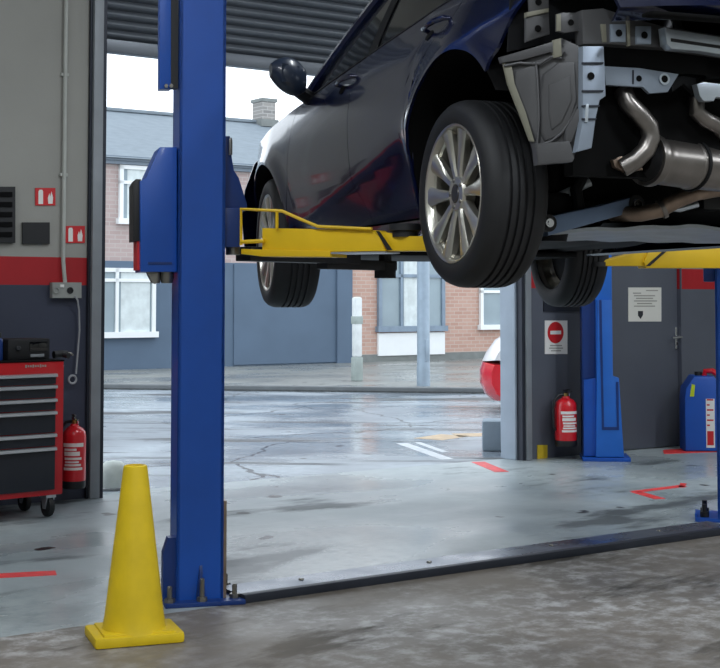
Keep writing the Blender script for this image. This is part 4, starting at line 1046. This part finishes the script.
# boot floor and dark underside
MB().box2((-.66, -.48, .36), (.66, -.42, .80)).box2((-.66, -.46, .60), (.66, .4, .66)).box2((-.48, -.05, .30), (.48, .55, .6), bev=.05).out('boot_well', 'black_soft', car)
rows = []
for i in range(25):
    y = .30 + (2.9 - .30) * i / 24; row = []
    for j in range(25):
        x = -.74 + 1.48 * j / 24
        z = .225 + .015 * math.cos(j * 1.57) + (.10 * math.exp(-(x / .12) ** 2)) + .02 * math.exp(-((y - 1.1) / .15) ** 2)
        row.append((x, y, z))
    rows.append(row)
MB().sheet(rows, off=(0, 0, .01)).out('floor_pan', 'under', car, 40)
MB().box2((-.70, 2.0, .18), (.70, 2.95, .205), bev=.01).out('engine_undertray', 'under', car)
# grey shields seen edge-on below
rows = []
for i in range(13):
    y = -.12 + .82 * i / 12; row = []
    for j in range(33):
        x = -.60 + 1.2 * j / 32
        row.append((x, y, .205 + .003 * math.cos(j * 1.1) - .03 * (1 - i / 12) * (abs(x) / .6) + .03 * max(0, 1 - i / 4) * .5))
    rows.append(row)
MB().sheet(rows, off=(0, 0, .012)).out('heat_shield', 'under_grey', car, 50)
# suspension
def kp(px, py, y): return K(px, py, y=y)
A0, A1 = kp(548, 226, -.20), kp(640, 203, -.10)
ax = (A1 - A0).normalized(); upv = Vector((0, 0, 1)); 
sa = MB().prism([A0 + upv * .032, A0 - upv * .034, A0 + (A1 - A0) * .5 - upv * .030, A1 - upv * .026, A1 + upv * .028, A0 + (A1 - A0) * .55 + upv * .026], (0, .07, 0), bev=.008).out('suspension_arm', 'arm_steel', car)
for P, r_ in ((kp(549, 223, -.215), .030), (kp(637, 204, -.115), .032)):
    bs = MB().lathe([(r_, -.0), (r_, .10), (r_ * .55, .10), (r_ * .55, 0)], 22, P, 'Y', closed=True).out('bushing', 'black', sa)
    MB().lathe([(r_ * .5, -.008), (r_ * .5, .1), (0, .1)], 16, P, 'Y').lathe([(0, -.012), (r_ * .3, -.012), (r_ * .3, -.0)], 6, P, 'Y').out('bolt', 'chrome', bs)
MB().tube([kp(520, 214, -.02), kp(560, 196, -.05), kp(590, 182, -.08)], .016, 10).out('tie_rod', 'under_grey', car)
MB().tube([kp(585, 170, -.1), kp(576, 190, -.1), kp(580, 215, -.1)], .022, 10).out('link_rod', 'under', car)
MB().lathe([(.055, .17), (.062, .2), (.05, .215), (.062, .23), (.05, .245), (.062, .26), (.05, .275), (.062, .29), (.05, .305), (.062, .32), (.05, .335), (.062, .35), (.05, .5)], 18, (-.48, .02, .0)).out('coil_spring', 'under', car)
MB().tube([(-.80, 0, .33), (-.5, .02, .30), (.5, .02, .30), (.80, 0, .33)], [.05, .06, .06, .05], 12).out('rear_axle', 'under', car)
MB().box2((-.60, -.08, .25), (-.45, .25, .34), bev=.02).out('rear_subframe', 'under', car); MB().box2((.45, -.08, .25), (.60, .25, .34), bev=.02).out('rear_subframe', 'under', car)
# exhaust
mc0, mc1 = kp(648, 160, -.46), kp(740, 172, -.40)
d_ = (mc1 - mc0); ln = d_.length; d_.normalize()
mz = [(.0, .055), (.004, .088), (.02, .094), (.035, .086), (.06, .087), (ln * .42, .089), (ln * .43, .093), (ln * .47, .093), (ln * .48, .088), (ln * .95, .086), (ln, .06)]
sl = MB().tube([mc0 + d_ * a for a, r_ in mz], [r_ * .88 for a, r_ in mz], 32, sx=1.1).out('silencer', 'exhaust', car, 30)
MB().tube([mc0 + d_ * a for a in (-.006, .008, .02)], [.086, .088, .086], 32, sx=1.1).out('end_ring', 'exhaust', sl)
MB().tube([mc0 + d_ * (ln * .47 + a) for a in (-.006, 0, .006)], [.086, .088, .086], 32, sx=1.1).out('seam_band', 'under', sl)
MB().tube([mc0 + d_ * a for a in (-.03, -.004)], [.05, .075], 24, sx=1.1).out('end_dish', 'under', sl)
MB().tube([kp(623, 90, -.50), kp(628, 103, -.52), kp(640, 115, -.53), kp(649, 126, -.53), kp(651, 138, -.53), kp(646, 150, -.53), kp(636, 160, -.52), kp(622, 168, -.50)], .031, 18).out('tail_pipe', 'exhaust', car, 40)
fl = MB().prism([kp(613, 160, -.505), kp(622, 156, -.505), kp(642, 165, -.505), kp(643, 170, -.505), (kp(626, 172, -.505)), kp(615, 167, -.505)], (0, .02, 0), bev=.003).out('pipe_flange', 'exhaust_brown', car)
MB().tube([kp(598, 156, -.42), kp(610, 160, -.45), kp(620, 164, -.48)], .013, 10).out('hanger_rod', 'exhaust_brown', car)
MB().tube([kp(706, 88, -.50), kp(697, 100, -.52), kp(697, 112, -.52), kp(706, 120, -.52), kp(718, 126, -.51), kp(726, 136, -.48), kp(730, 150, -.46)], .027, 18).out('tail_pipe', 'exhaust', car, 40)
MB().tube([kp(612, 214, -.05), kp(640, 214, -.16), kp(660, 210, -.20), kp(676, 201, -.24), kp(696, 193, -.26), kp(745, 184, -.28)], .028, 14).out('front_pipe', 'exhaust_brown', car, 40)
MB().tube([kp(660, 210, -.20), kp(664, 208, -.205)], .036, 14).out('pipe_clamp', 'exhaust', car, 40)
MB().tube([kp(660, 207, -.12), kp(680, 209, -.14), kp(698, 204, -.16)], .012, 10).out('strap_rod', 'silver', car, 40)
MB().box(kp(709, 201, -.10), (.09, .07, .07), bev=.015).out('rubber_mount', 'black', car)

# ------------------------------------------------------------------ light
w = bpy.data.worlds.new('overcast_sky'); scene.world = w; w.use_nodes = True
nt = w.node_tree; bg = nt.nodes['Background']
tc = nt.nodes.new('ShaderNodeTexCoord'); sp = nt.nodes.new('ShaderNodeSeparateXYZ'); rp = nt.nodes.new('ShaderNodeValToRGB')
nt.links.new(tc.outputs['Generated'], sp.inputs[0]); nt.links.new(sp.outputs[2], rp.inputs[0]); nt.links.new(rp.outputs[0], bg.inputs[0])
rp.color_ramp.elements[0].color = (.86, .93, 1.0, 1); rp.color_ramp.elements[1].color = (.80, .90, 1.0, 1)
bg.inputs[1].default_value = 2.2
scene.view_settings.view_transform = 'Standard'; scene.view_settings.look = 'None'
scene.view_settings.gamma = 1; scene.view_settings.use_curve_mapping = False
scene.view_settings.exposure = 0.0
scene.cycles.use_denoising = True
scene.cycles.max_bounces = 8
